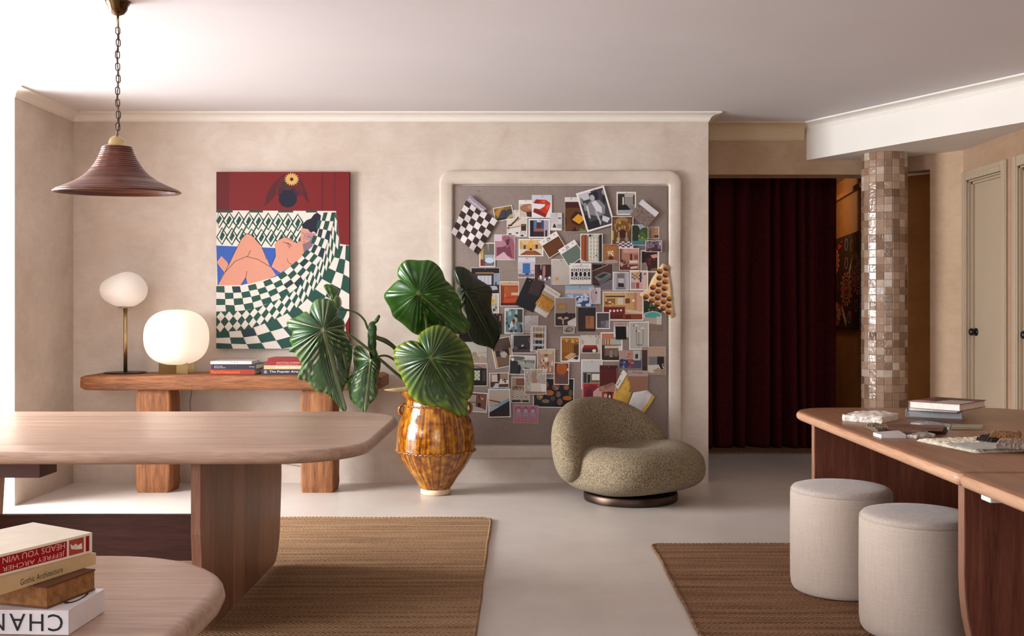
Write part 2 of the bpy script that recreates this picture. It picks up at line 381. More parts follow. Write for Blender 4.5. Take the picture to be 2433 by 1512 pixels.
# ================================================================= TABLES
ZT, TT = .70, .046
def xs_at(y, x0, x1, y0, y1, r, rl=None):
    """x-extent of a rounded rectangle at y"""
    dy = max(0, (y0 + r) - y, y - (y1 - r)); d = r - math.sqrt(max(0, r * r - dy * dy))
    if rl is None: return x0 + d, x1 - d
    dl = max(0, (y0 + rl) - y, y - (y1 - rl)); return x0 + rl - math.sqrt(max(0, rl * rl - dl * dl)), x1 - d
def board_strip(x0, x1, y0, y1, r, ya, yb, zt, t, K=9, NZ=8, rl=None):
    rings = []
    for i in range(NZ + 1):
        a = math.pi * i / NZ; z = zt - t / 2 - math.cos(a) * t / 2; d = (t / 2) * (1 - math.sin(a))
        X0, X1, Y0, Y1 = x0 + d, x1 - d, y0 + d, y1 - d; rr = max(r - d, .01); r2 = None if rl is None else max(rl - d, .004)
        A, B = max(ya, Y0), min(yb, Y1)
        ys = [A + (B - A) * (.5 - .5 * math.cos(math.pi * j / (K - 1))) for j in range(K)]
        ring = [(xs_at(y, X0, X1, Y0, Y1, rr, r2)[1], y, z) for y in ys] + [(xs_at(y, X0, X1, Y0, Y1, rr, r2)[0], y, z) for y in reversed(ys)]
        rings.append(ring)
    return loft(rings)
def rotm(v, axis):                          # swap x and y so boards can run along Y
    return [Vector((p[1], p[0], p[2])) for p in v]
def top_boards(e, name, x0, x1, y0, y1, r, n, mat, zt=ZT, t=TT, along='X', jitter=.25, rl=None, edge=None):
    cuts = [y0]
    for i in range(1, n): cuts.append(y0 + (y1 - y0) * (i + random.uniform(-jitter, jitter)) / n)
    cuts.append(y1); gap = .0005
    for i in range(n):
        v, f = board_strip(x0, x1, y0, y1, r, cuts[i] + (gap if i else 0), cuts[i + 1] - (gap if i < n - 1 else 0), zt, t, (25 if n == 1 else 13) if i in (0, n - 1) else 7, 8, rl)
        if along == 'Y': v = rotm(v, 0); f = [tuple(reversed(q)) for q in f]
        o = mesh(name, v, f, mat, e, smooth=True, angle=math.radians(35))
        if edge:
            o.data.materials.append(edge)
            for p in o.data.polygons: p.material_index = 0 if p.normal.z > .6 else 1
def slab_leg(e, xa, xb, y0, y1, ztop, n, mat, rb=.30, foot=.02):
    """slab leg in the plane x = const, built of upright staves, its lower corners swept round"""
    L = empty('slab_leg', ((xa + xb) / 2, (y0 + y1) / 2, foot), parent=e)
    def zb(y):
        d = min(y - y0, y1 - y)
        if d >= rb * .55: return foot
        k = 1 - d / (rb * .55); return foot + rb * 1.25 * (1 - math.sqrt(max(0, 1 - k ** 2.6)))
    cuts = [y0] + [y0 + (y1 - y0) * (i + random.uniform(-.2, .2)) / n for i in range(1, n)] + [y1]
    for i in range(n):
        a, b_ = cuts[i] + (.0006 if i else 0), cuts[i + 1] - (.0006 if i < n - 1 else 0)
        ys = [a + (b_ - a) * j / 7 for j in range(8)]
        ring = [(y, zb(y)) for y in ys] + [(b_, ztop), (a, ztop)]
        c = .0025; R = []
        my = (a + b_) / 2
        edge0, edge1 = (i == 0), (i == n - 1)
        for x, s in ((xa, c), (xa + c, 0), (xb - c, 0), (xb, c)):
            R.append([(x, y + (s if (edge0 and y == a) else 0) - (s if (edge1 and y == b_) else 0), z + (s if j < 8 else 0)) for j, (y, z) in enumerate(ring)])
        mesh('stave', *loft(R), mat, L)
    return L
# long table under the pendant lamp
e = empty('dining_table', (-1.78, 4.22, 0), 'long pale pink-brown wooden table with rounded corners under the rattan pendant', 'table')
top_boards(e, 'board', -3.0, -.555, 3.535, 4.915, .33, 7, MT['oak_x'])
for xb in (-1.13, -2.43): slab_leg(e, xb - .036, xb, 3.63, 4.85, ZT - TT, 6, MT['oak_z'])
G().box(-2.394, -1.1665, 4.19, 4.225, .165, .35, .002).out('stretcher', MT['walnut_x'], e)
G().box(-2.39, -1.706, 3.65, 3.785, ZT - TT - .062, ZT - TT - .0005, .002).out('cable_tray', MT['walnut_x'], e)
# table in the near left corner
e = empty('side_table', (-1.5, 1.5, 0), 'near wooden table with rounded corner, carrying the stack of four books', 'table')
top_boards(e, 'board', -2.5, -.525, .85, 2.085, .30, 6, MT['oak_x'])
for xb in (-1.0, -2.0): slab_leg(e, xb - .036, xb, .95, 2.0, ZT - TT, 5, MT['oak_z'])
# two desks end to end on the right
def desk(name, label, y0, y1, panels, r):
    e = empty(name, (1.86, (y0 + y1) / 2, 0), label, 'desk')
    top_boards(e, 'tabletop', y0, y1, 1.312, 2.44, r, 1, MT['oak_y'], along='Y', rl=.03, edge=MT['oak_lit_edge'])
    for yp in panels:
        ring = []
        def prof(inset):
            x0, x1, z0, z1 = 1.372 + inset, 2.38 - inset, .02 + inset, ZT - TT; rb = .24
            p = [(x1, z1), (x0, z1)]
            for i in range(9):
                k = i / 8; a = math.pi / 2 * k; p.append((x0 + .13 * (1 - math.cos(a)), z0 + .34 * (1 - math.sin(a))))
            for i in range(9):
                k = i / 8; a = math.pi / 2 * k; p.append((x1 - .13 * (1 - math.sin(a)), z0 + .34 * (1 - math.cos(a))))
            return p
        R = [[(x, y, z) for x, z in prof(.0015)] for y in (yp - .0215, yp + .0215)]
        mesh('panel_leg', *loft([[(x, y, z) for x, z in prof(0.0045)] for y in (yp - .0225, yp + .0225)]), MT['panel_z_shaded'], e)
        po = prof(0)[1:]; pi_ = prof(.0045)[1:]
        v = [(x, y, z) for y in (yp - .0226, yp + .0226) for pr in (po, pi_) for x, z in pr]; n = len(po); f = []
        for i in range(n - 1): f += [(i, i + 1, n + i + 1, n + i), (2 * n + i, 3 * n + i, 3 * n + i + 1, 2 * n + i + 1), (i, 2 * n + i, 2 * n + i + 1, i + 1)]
        mesh('lit_edge_strip', v, f, MT['oak_z'], e)  # paler rim strip: light on the panel edge painted by its colour
    return e
dk = desk('desk', 'wooden desk with samples and books on top and two cream stools tucked under', 3.106, 5.105, (4.86, 3.22), .2)
dk2 = desk('desk', 'nearest wooden desk at the right edge, butted against the desk with samples', 1.1, 3.104, (1.3,), .02)
G().box(1.335, 1.385, 2.94, 3.0, ZT - TT - .016, ZT - TT - .0005, .003).out('power_box', MT['white'], dk2)
# ================================================================= CONSOLE OF OLD BEAMS
e = empty('console_table', (-1.86, 6.8, 0), 'rustic reclaimed timber console with thick beam top on two square posts', 'console')
def rough_block(x0, x1, y0, y1, z0, z1, nx, ny, nz, amp, seed, bev):
    """beam with softly worn, uneven edges"""
    rings = []; long_x = (x1 - x0) > (z1 - z0); N = nx
    for i in range(N + 1):
        t = i / N; d = bev * (1 - min(1, t * N / 1.0)) + bev * (1 - min(1, (1 - t) * N / 1.0))
        if long_x: A0, A1, B0, B1 = y0 + d, y1 - d, z0 + d, z1 - d
        else: A0, A1, B0, B1 = x0 + d, x1 - d, y0 + d, y1 - d
        ring = []
        for a, b_ in rrect(A0, A1, B0, B1, .016, 3):
            q = Vector((a * 9 + seed, b_ * 9, t * 11)); w = noise.noise(q) * amp + noise.noise(q * 3.1) * amp * .5
            ca, cb = (A0 + A1) / 2, (B0 + B1) / 2; l = math.hypot(a - ca, b_ - cb)
            a2, b2 = a + (a - ca) / l * w, b_ + (b_ - cb) / l * w
            if long_x: b2 = min(b2, z1 + .001) if b_ > cb else b2
            ring.append((x0 + (x1 - x0) * t, a2, b2) if long_x else (a2, b2, z0 + (z1 - z0) * t))
        rings.append(ring)
    return loft(rings)
CZ = .757
mesh('beam_top', *rough_block(-2.822, -.898, 6.575, 6.962, CZ - .094, CZ, 60, 0, 0, .006, 3.1, .012), MT['rustic_x'], e, smooth=True, angle=math.radians(40))
for xa, xb, sd in ((-2.481, -2.257, 5), (-1.424, -1.205, 11)):
    mesh('post', *rough_block(xa, xb, 6.62, 6.82, 0, CZ - .09, 14, 0, 0, .005, sd, .008), MT['rustic_z'], e, smooth=True, angle=math.radians(40))
# ================================================================= RUGS
def rug(name, label, x0, x1, y0, y1, mat, seed):
    nx = 60; out = rrect(x0, x1, y0, y1, .05, 4); e = empty(name, ((x0 + x1) / 2, (y0 + y1) / 2, 0), label, 'rug')
    def wob(p, k):
        return (p[0] + .008 * noise.noise(Vector((p[1] * 3, seed, 0))) * k, p[1] + .006 * noise.noise(Vector((p[0] * 3, seed + 5, 0))) * k)
    pts = []
    for i in range(len(out)):
        a, b_ = out[i], out[(i + 1) % len(out)]; L = math.hypot(b_[0] - a[0], b_[1] - a[1]); n = max(1, int(L / .06))
        for j in range(n): pts.append(wob((a[0] + (b_[0] - a[0]) * j / n, a[1] + (b_[1] - a[1]) * j / n), 1))
    cx, cy_ = (x0 + x1) / 2, (y0 + y1) / 2
    def ins(d): return [(p[0] + (d if p[0] < cx else -d), p[1] + (d if p[1] < cy_ else -d)) for p in pts]
    mesh('weave', *loft([[(*p, .0005) for p in pts], [(*p, .008) for p in pts], [(*p, .011) for p in ins(.006)]]), mat, e)
    mesh('bound_edge', *tube([(*p, .008) for p in pts] + [(*pts[0], .008)], .0075, 6), mat, e, smooth=True)
    return e
rug('jute_rug', 'golden woven jute rug under the long table', -3.55, -.172, .6, 5.8, MT['jute_l'], 1.0)
rug('jute_rug', 'brown woven jute rug under the desk and cream stools', .65, 2.9, .6, 5.158, MT['jute_r'], 9.0)
g = G().box(1.45, 2.6, 8.36, 8.9, 0, .012, .004); tag(g.out('door_mat', MT['jute_r']), 'narrow brown coir mat below the dark red curtain', 'mat')
# ================================================================= STOOLS
MT['linen'] = cloth('cream_linen', '#b2a295', '#c5b6a8', 170)
MT['linen_top'] = cloth('cream_velvet_top', '#ada097', '#bfb2a9', 60, slub=False, bmp=.15)
def stool(label, x, y, zf):
    e = empty('stool', (x, y, zf), label, 'stool', 'round cream stools at the desk'); R, Hh = .207, .437
    pr = [(0, .001), (R - .03, .001), (R - .012, .006), (R - .004, .02), (R, .05), (R + .001, Hh * .5), (R, Hh - .035), (R - .003, Hh - .022)]
    mesh('body', *lathe(pr, (x, y, zf), 72), MT['linen'], e, smooth=True)
    mesh('cushion_top', *lathe([(R - .0032, Hh - .024), (R - .005, Hh - .014), (R - .012, Hh - .006), (R - .03, Hh - .001), (R - .09, Hh + .001), (0, Hh + .001)], (x, y, zf), 72), MT['linen_top'], e, smooth=True)
    rg = [(x + (R - .0025) * math.cos(a), y + (R - .0025) * math.sin(a), zf + Hh - .021) for a in [2 * math.pi * i / 72 for i in range(73)]]
    mesh('piping', *tube(rg, .0026, 6), MT['linen'], e, smooth=True)
stool('round cream upholstered stool nearer the curtain, partly behind the other stool', 1.34, 4.33, .011)
stool('nearest round cream upholstered stool, partly hidden by the desk panel leg', 1.449, 3.77, .011)
# ================================================================= LOUNGE CHAIR
MT['boucle'] = cloth('sand_boucle', '#514430', '#a3937a', 150, bmp=.9, sheen=.05, slub=False)
CC = Vector((.675, 6.41)); FA_ = math.radians(-56)
e = empty('lounge_chair', (CC.x, CC.y, 0), 'low rounded sand boucle lounge chair on a bronze plinth', 'lounge chair')
mesh('plinth', *lathe([(.27, .0), (.288, .003), (.291, .010), (.291, .046), (.286, .052), (0, .052)], (CC.x, CC.y, 0), 64), MT['bronze'], e, smooth=True, angle=math.radians(40))
def loc(u, v, w): return (CC.x + u * math.cos(FA_) - v * math.sin(FA_), CC.y + u * math.sin(FA_) + v * math.cos(FA_), w)
def spow(a, p): return math.copysign(abs(a) ** p, a)
def seat_mesh():
    NU, NV = 72, 40; rings = []
    for i in range(NV + 1):
        ph = -math.pi / 2 + math.pi * i / NV; ring = []
        for j in range(NU):
            th = 2 * math.pi * j / NU
            cu, cv = spow(math.cos(th), .68), spow(math.sin(th), .68); r = spow(math.cos(ph), .52)
            u = .015 + .405 * cu * r; v = .40 * cv * r
            w = .202 + .155 * spow(math.sin(ph), .76)
            if math.sin(ph) > 0:
                k = math.sin(ph); w -= .05 * k * math.exp(-((u + .03) ** 2 + (v * .9) ** 2) / .045); w += .03 * k * math.exp(-((u - .1) ** 2 + (v - .27) ** 2) / .03); w += .012 * k * math.exp(-((u - .05) ** 2 + (v + .25) ** 2) / .03)
            else: w += .03 * (-math.sin(ph)) * (u > .1) * min(1, (u - .1) / .3)
            w += .01 * max(0, u - .1)
            ring.append(loc(u, v, w))
        rings.append(ring)
    v_, f_ = loft(rings, False, False)
    return v_, f_
seat_v, seat_f = seat_mesh(); seat_o = mesh('seat', seat_v, seat_f, MT['boucle'], e, smooth=True)
sm_ = [seat_v[20 * 72 + j % 72] for j in range(-24, 14)]; cs_ = Vector((CC.x, CC.y, .218))
mesh('seam', *tube([p + (p - cs_).normalized() * .0008 for p in sm_], .0022, 6), MT['boucle'], seat_o, smooth=True)
def back_mesh():
    NS, NR = 64, 36; rings = []
    for i in range(NS + 1):
        s = -1 + 2 * i / NS; ph = math.radians(65) * s - math.radians(7)
        end = max(0.0, 1 - abs(s) ** 3.6) ** .5; end = max(end, .004)
        c = math.cos(ph * .78)
        top = .245 + .37 * max(0, 1 - abs(s) ** 2.1) ** .58; bot = .235 - .155 * max(0, 1 - abs(s) ** 2.4) ** .5
        mid, hh = (top + bot) / 2, (top - bot) / 2; th = .125 * end
        ru, rv = .47, .47; ring = []
        for j in range(NR):
            a = 2 * math.pi * j / NR; o = spow(math.cos(a), .9) * th; w = mid + spow(math.sin(a), .86) * hh
            lean = .10 * (w - .3)
            q = (1 + (o + lean) / ru)
            ring.append(loc(.155 - ru * math.cos(ph) * q, rv * math.sin(ph) * q, w))
        rings.append(ring)
    return loft(rings)
mesh('backrest', *back_mesh(), MT['boucle'], e, smooth=True)
# ================================================================= TILED COLUMN
CX_, CY_, CR = 2.503, 7.12, .145
def tile_mat():
    m, nt, b = newmat('glazed_zellige', .12, 0, .6)
    r = nd(nt, 'ShaderNodeObjectInfo').outputs['Random']
    c = ramp(nt, r, [(0, '#705440'), (.12, '#876a54'), (.4, '#997c66'), (.7, '#a68973'), (.88, '#b09782'), (1, '#c6b8aa')])
    z = noise_(nt, coords(nt, rnd=20.0), 28, 4)
    nt.links.new(mixc(nt, .3, c, mixc(nt, 1.0, c, ramp(nt, z, [(.3, (.45, .42, .4)), (.7, (1, 1, 1))]), 'MULTIPLY')), b.inputs['Base Color'])
    bump(nt, b, noise_(nt, coords(nt, rnd=20.0), 40, 3), .35, .006)
    return m
MT['tile'] = tile_mat(); MT['grout'] = simple('pale_grout', '#b7a695', .9)
e = empty('tiled_column', (CX_, CY_, 0), 'round column clad in square glossy beige and brown tiles', 'column')
mesh('column_core', *lathe([(CR, 0), (CR, SOFF)], (CX_, CY_, 0), 54), MT['grout'], e, smooth=True, angle=1.0)
NA, th_ = 18, SOFF / 44
tw = 2 * (CR + .004) * math.sin(math.pi / NA) * .5 - .0006
hh = th_ / 2 - .0007
tv = [(-tw, 0, -hh), (tw, 0, -hh), (tw, 0, hh), (-tw, 0, hh)] + [(x, .006, z) for x, z in ((-tw, -hh), (tw, -hh), (tw, hh), (-tw, hh))] + \
     [(x, .0075, z) for x, z in ((-tw + .003, -hh + .003), (tw - .003, -hh + .003), (tw - .003, hh - .003), (-tw + .003, hh - .003))]
tf = [(0, 1, 5, 4), (1, 2, 6, 5), (2, 3, 7, 6), (3, 0, 4, 7), (4, 5, 9, 8), (5, 6, 10, 9), (6, 7, 11, 10), (7, 4, 8, 11), (8, 9, 10, 11)]
tme = bpy.data.meshes.new('tile'); tme.from_pydata(tv, [], tf); tme.materials.append(MT['tile'])
rest = G(); tocam = math.atan2(-CY_, -CX_); n_t = 0
for row in range(44):
    z = (row + .5) * th_
    for k in range(NA):
        a = 2 * math.pi * (k + .5) / NA + tocam
        da = abs((a - tocam + math.pi) % (2 * math.pi) - math.pi)
        rr = CR * math.cos(math.pi / NA) + .0005
        m_ = Matrix.Translation((CX_ + rr * math.cos(a), CY_ + rr * math.sin(a), z)) @ Matrix.Rotation(a - math.pi / 2 + random.uniform(-.035, .035), 4, 'Z') @ Matrix.Rotation(random.uniform(-.03, .03), 4, 'X')
        if da < math.radians(82) and row >= 8 and n_t < 300:
            o = bpy.data.objects.new('tile', tme); COL.objects.link(o); o.parent = e
            o.matrix_local = Matrix.Translation((-CX_, -CY_, 0)) @ m_; n_t += 1
        else: rest.add([m_ @ Vector(p) for p in tv], tf)
tag(rest.out('tile_cladding', MT['tile'], e), kind='stuff')
# ================================================================= CURTAIN AND HALL PAINTING
MT['velvet'] = cloth('oxblood_velvet', '#3c090c', '#4d1014', 40, rough=.95, bmp=.1, sheen=.0, slub=False)
N = 260; v = []
xa, xb = 1.36, 2.655
for zi, z in enumerate([.015, .05, .3, .8, 1.3, 1.8, 2.1, 2.31]):
    for i in range(N + 1):
        t = i / N; x = xa + (xb - xa) * t; low = 1 - z / 2.3
        ph = t * 10 * 2 * math.pi + 2.6 * math.sin(t * 9) + 1.1 * math.sin(t * 31 + 1) + .6 * low * math.sin(t * 17)
        amp = .06 * (.55 + .45 * math.sin(t * 23 + 1) ** 2) * (1 + .35 * low)
        v.append((x + .016 * math.cos(ph) + .02 * low * math.sin(t * 11), 8.66 + amp * math.sin(ph), z))
f = [(r * (N + 1) + i, r * (N + 1) + i + 1, (r + 1) * (N + 1) + i + 1, (r + 1) * (N + 1) + i) for r in range(7) for i in range(N)]
o = mesh('curtain', v, f, MT['velvet'], smooth=True); tag(o, 'floor-length oxblood curtain hanging in the doorway beside the column', 'curtain')
sm = o.modifiers.new('thick', 'SOLIDIFY'); sm.thickness = .004
# ---- flat pictures: coloured polygons laid on a plane
class Pic:
    """shapes in picture units; (0,0) top left, (1,1) bottom right"""
    def __init__(s, u0=0, v0=0, u1=1, v1=1): s.b = (u0, v0, u1, v1); s.sh = []
    def p(s, pts, c): s.sh.append((list(pts), c)); return s
    def r(s, x0, y0, x1, y1, c): return s.p([(x0, y0), (x1, y0), (x1, y1), (x0, y1)], c)
    def e(s, cx, cy_, rx, ry, c, n=18): return s.p([(cx + rx * math.cos(2 * math.pi * i / n), cy_ + ry * math.sin(2 * math.pi * i / n)) for i in range(n)], c)
    def ring(s, cx, cy_, rx, ry, w, c, n=22):
        return s.line([(cx + rx * math.cos(2 * math.pi * i / n), cy_ + ry * math.sin(2 * math.pi * i / n)) for i in range(n + 1)], w, c)
    def line(s, pts, w, c):
        L, R_ = [], []; n = len(pts)
        for i in range(n):
            a, b_ = pts[max(i - 1, 0)], pts[min(i + 1, n - 1)]; dx, dy = b_[0] - a[0], b_[1] - a[1]; l = math.hypot(dx, dy) or 1
            L.append((pts[i][0] - dy / l * w / 2, pts[i][1] + dx / l * w / 2)); R_.append((pts[i][0] + dy / l * w / 2, pts[i][1] - dx / l * w / 2))
        s.sh.append(('strip', L, R_, c)); return s
    def vs(s, x0, y0, x1, y1, n, c, duty=.5):
        for i in range(n): w = (x1 - x0) / n; s.r(x0 + i * w, y0, x0 + (i + duty) * w, y1, c)
        return s
    def hs(s, x0, y0, x1, y1, n, c, duty=.5):
        for i in range(n): w = (y1 - y0) / n; s.r(x0, y0 + i * w, x1, y0 + (i + duty) * w, c)
        return s
    def ck(s, x0, y0, x1, y1, nx, ny, c):
        for i in range(nx):
            for j in range(ny):
                if (i + j) % 2 == 0: s.r(x0 + (x1 - x0) * i / nx, y0 + (y1 - y0) * j / ny, x0 + (x1 - x0) * (i + 1) / nx, y0 + (y1 - y0) * (j + 1) / ny, c)
        return s
    def bl(s, x0, y0, x1, y1, n, seed, cols, sz=.06):
        R_ = random.Random(seed)
        for _ in range(n): s.e(R_.uniform(x0, x1), R_.uniform(y0, y1), sz * R_.uniform(.5, 1.3), sz * R_.uniform(.5, 1.3), R_.choice(cols), 7)
        return s
    def build(s, name, o, ux, uy, nrm_, parent, mat=None, step=2.5e-5, lift=2e-4):
        """o top-left corner, ux/uy full edge vectors, nrm_ outward unit normal"""
        u0, v0, u1, v1 = s.b; V = []; Fc = []; C_ = []
        def q(p, k):
            a = min(max((p[0] - u0) / (u1 - u0), 0), 1); b_ = min(max((p[1] - v0) / (v1 - v0), 0), 1)
            return o + ux * a + uy * b_ + nrm_ * (lift + k * step)
        for k, sh in enumerate(s.sh):
            n = len(V)
            if sh[0] == 'strip':
                _, L, R_, c = sh; m_ = len(L); V += [q(p, k) for p in L] + [q(p, k) for p in R_]
                for i in range(m_ - 1): Fc.append((n + i, n + i + 1, n + m_ + i + 1, n + m_ + i)); C_.append(c)
            else:
                pts, c = sh; V += [q(p, k) for p in pts]
                if len(pts) == 4: Fc.append((n, n + 1, n + 2, n + 3)); C_.append(c)
                else:
                    for t in tessellate_polygon([[Vector((p[0], p[1], 0)) for p in pts]]): Fc.append(tuple(n + i for i in t)); C_.append(c)
        # drop faces squeezed flat by clipping, turn the rest to face outwards
        F2, C2 = [], []
        for q_, c in zip(Fc, C_):
            nn_ = (V[q_[1]] - V[q_[0]]).cross(V[q_[2]] - V[q_[0]]) + ((V[q_[3]] - V[q_[0]]).cross(V[q_[2]] - V[q_[0]]) * -1 if len(q_) == 4 else Vector())
            if nn_.length < 1e-12: continue
            if nn_.dot(nrm_) < 0: q_ = tuple(reversed(q_))
            F2.append(q_); C2.append(c)
        return mesh(name, V, F2, mat or MT['print'], parent, cols=C2)
def panel(name, o, ux, uy, nrm_, t, mat, parent):
    """thin box whose front face is at o and whose back lies t behind it"""
    c = [o, o + ux, o + ux + uy, o + uy]
    v = [p - nrm_ * t for p in c] + c
    f = [(4, 7, 6, 5), (0, 1, 2, 3), (0, 4, 5, 1), (1, 5, 6, 2), (2, 6, 7, 3), (3, 7, 4, 0)]
    a = (v[7] - v[4]).cross(v[6] - v[4])
    if a.dot(nrm_) < 0: f = [tuple(reversed(q)) for q in f]
    return mesh(name, v, f, mat, parent)
# dark patterned painting in the hall
a3 = Vector((pa.x, pa.y, 0)); b3 = Vector((pb.x, pb.y, 0)); n3 = Vector((nn.x, nn.y, 0))
o_ = a3 + (b3 - a3) * .03 + n3 * .035 + Vector((0, 0, 1.81)); ux = (b3 - a3) * 1.0; uy = Vector((0, 0, -.8))
e = empty('patterned_painting', o_ + ux * .5 + uy, 'dark canvas with red and cream looping dotted motifs, beyond the tiled column', 'painting')
panel('canvas', o_, ux, uy, n3, .03, simple('black_canvas', '#170607', .8), e)
pc = Pic(0, 0, 60, 100).r(0, 0, 60, 100, '#1d0708')
for cx, cy_, k in ((33, 58, 1.0), (58, 48, .9), (8, 25, .8), (12, 85, .7)):
    for i, rr in enumerate((9, 6.5, 4, 1.6)): pc.ring(cx, cy_, rr * k, rr * k * 1.6, .9, ('#d06a58', '#b08a6a', '#c04a44', '#d06a58')[i])
    for i in range(14): a = i / 14 * 2 * math.pi; pc.e(cx + 11.5 * k * math.cos(a), cy_ + 17 * k * math.sin(a), 1.3, 1.9, '#d05a50', 7)
for j in range(4): pc.line([(0 + j, 78 + j * 3), (8, 70 + j * 3), (16, 82 + j * 3), (24, 74 + j * 3), (34, 92 + j * 2)], .8, '#e0bb8a')
for j in range(3): pc.line([(38 + j * 2, 42), (44 + j, 30 - j * 3), (52, 26 - j * 3), (60, 34 - j * 3)], .8, '#d0946a')
for x, y in ((34, 10), (46, 13), (34, 30), (44, 40), (40, 88), (54, 76)): pc.ring(x, y, 3, 6, .6, '#c0ad9b')
pc.bl(2, 4, 58, 96, 16, 3, ['#9e1a22', '#a8242a', '#6a1218'], 2.6)
pc.build('painted_face', o_, ux, uy, n3, e)
# ================================================================= LARGE PAINTING ON THE BACK WALL
YP = YB - .038
A = P(514, 408.5, YP); B = P(830, 408.5, YP); C = P(517.5, 829, YP)
ux = Vector((B.x - A.x, 0, 0)); uy = Vector((0, 0, C.z - A.z)); nf = Vector((0, -1, 0)); o_ = Vector((A.x, YP, A.z))
e = empty('canvas_painting', o_ + ux * .5 + uy, 'unframed red, green and cream painting of a reclining figure on a chequered blanket', 'painting')
panel('canvas', o_, ux, uy, nf, .036, simple('dark_red_canvas', '#5c1217', .7), e)
pc = Pic(50, 48, 1105, 1456); RED, CREAM, GREEN, NAVY, SKIN, INK = '#741315', '#ded5ca', '#1a473c', '#14142a', '#cf8f78', '#1d0b0d'
pc.r(50, 48, 1105, 1456, RED).r(50, 48, 150, 350, '#5f0e11')
pc.p([(430, 328), (450, 230), (500, 140), (570, 75), (620, 60), (560, 110), (530, 180), (520, 235), (475, 285)], '#4f1519')
pc.p([(790, 312), (768, 215), (735, 130), (690, 75), (655, 62), (700, 130), (735, 235), (750, 260)], '#4f1519')
pc.p([(535, 240), (540, 160), (575, 90), (640, 66), (700, 95), (735, 170), (735, 238), (690, 242), (600, 250)], '#5a161b')
pc.r(884, 48, 900, 360, '#5c1114').r(985, 48, 995, 365, '#5c1114')
for cx, cy_ in ((562, 188), (556, 225), (683, 222), (655, 195)): pc.e(cx, cy_, 22, 19, '#3a1a2e')
pc.e(617, 264, 73, 68, NAVY).p([(580, 190), (655, 190), (665, 235), (570, 235)], NAVY).e(617, 187, 40, 7, '#4a1d33').e(600, 150, 34, 26, '#37291f')
for i in range(17):
    a = 2 * math.pi * i / 17 + .1; c_, s_ = math.cos(a), math.sin(a)
    pc.p([(648 + 10 * c_ - 5 * s_, 107 + 10 * s_ + 5 * c_), (648 + 42 * c_ - 8 * s_, 107 + 38 * s_ + 8 * c_), (648 + 61 * c_, 107 + 55 * s_), (648 + 42 * c_ + 8 * s_, 107 + 38 * s_ - 8 * c_), (648 + 10 * c_ + 5 * s_, 107 + 10 * s_ - 5 * c_)], '#d3a55a')
pc.e(648, 107, 14, 14, '#2e2a1a')
pc.p([(50, 355), (1000, 360), (1030, 622), (1105, 632), (1107, 1200), (1070, 1270), (1105, 1330), (1105, 1456), (50, 1456)], CREAM)
pc.p([(1105, 1205), (1072, 1262), (1085, 1390), (1105, 1400)], RED)
for x0, x1 in ((50, 180), (310, 420), (540, 660), (760, 850)): pc.r(x0, 355, x1, 372, GREEN)
for j in range(2):                                   # lozenge back of the sofa
    for i in range(9):
        cx, cy_ = 72 + i * 80 + j * 24 - (i * 2), 428 + j * 132 + i * 3; w, h = 40, 66
        if cx > 720: continue
        pc.line([(cx - w - 6, cy_ + 8), (cx, cy_ - h), (cx + w, cy_ - 4), (cx, cy_ + h), (cx - w - 6, cy_ + 8)], 13, GREEN)
        pc.p([(cx - 22, cy_ + 10), (cx + 4, cy_ - 36), (cx + 23, cy_ - 8), (cx - 4, cy_ + 38)], GREEN)
    for i in range(8):
        cx, cy_ = 118 + i * 80, 494 + i * 3; pc.line([(cx - 30, cy_ + 54), (cx + 28, cy_ - 52)], 12, GREEN)
pc.p([(50, 635), (420, 650), (560, 656), (640, 700), (640, 800), (560, 862), (520, 885), (250, 950), (60, 952)], '#2f57a6')
pc.p([(515, 655), (512, 625), (535, 595), (590, 566), (640, 580), (665, 607), (695, 613), (722, 590), (760, 600), (750, 650), (745, 700), (700, 752), (640, 800), (560, 852), (486, 802), (520, 720)], SKIN)
pc.p([(60, 952), (100, 872), (150, 790), (200, 680), (250, 580), (288, 540), (322, 546), (390, 622), (432, 690), (470, 790), (526, 874), (440, 906), (300, 944), (286, 888), (246, 950)], SKIN)
pc.p([(55, 768), (90, 718), (138, 768), (150, 800), (118, 852), (84, 810)], SKIN)
pc.line([(122, 845), (200, 760), (290, 722), (380, 745), (480, 806)], 4, INK).line([(60, 952), (120, 845), (200, 680), (250, 580), (290, 540)], 4, INK)
pc.line([(290, 538), (340, 556), (410, 640), (450, 745)], 4, INK).line([(292, 838), (286, 885), (246, 950)], 4, INK).line([(322, 672), (298, 722)], 4, INK)
pc.line([(515, 655), (520, 720), (486, 800)], 4, INK).line([(610, 735), (622, 770), (660, 790)], 3, INK).line([(530, 600), (590, 566), (650, 596), (690, 614), (724, 596)], 3, INK)
for i in range(4): pc.line([(575 + i * 14, 605 + i * 3), (612 + i * 10, 618 + i * 3), (632 + i * 6, 660 - i * 8)], 2.5, INK)
pc.p([(724, 492), (718, 585), (742, 612), (790, 605), (836, 560), (842, 540), (800, 525), (740, 496)], SKIN)
pc.p([(735, 622), (790, 600), (838, 545), (812, 640), (746, 702)], '#7d6571').p([(760, 530), (838, 545), (790, 600), (752, 585)], '#a88387')
pc.line([(728, 530), (752, 545), (742, 588)], 3, INK).line([(772, 560), (806, 572)], 3, INK).line([(736, 606), (756, 602)], 4, '#5a2230')
pc.p([(735, 496), (728, 468), (768, 432), (800, 420), (826, 386), (850, 372), (880, 396), (872, 450), (846, 542), (822, 522), (800, 532), (776, 506)], NAVY)
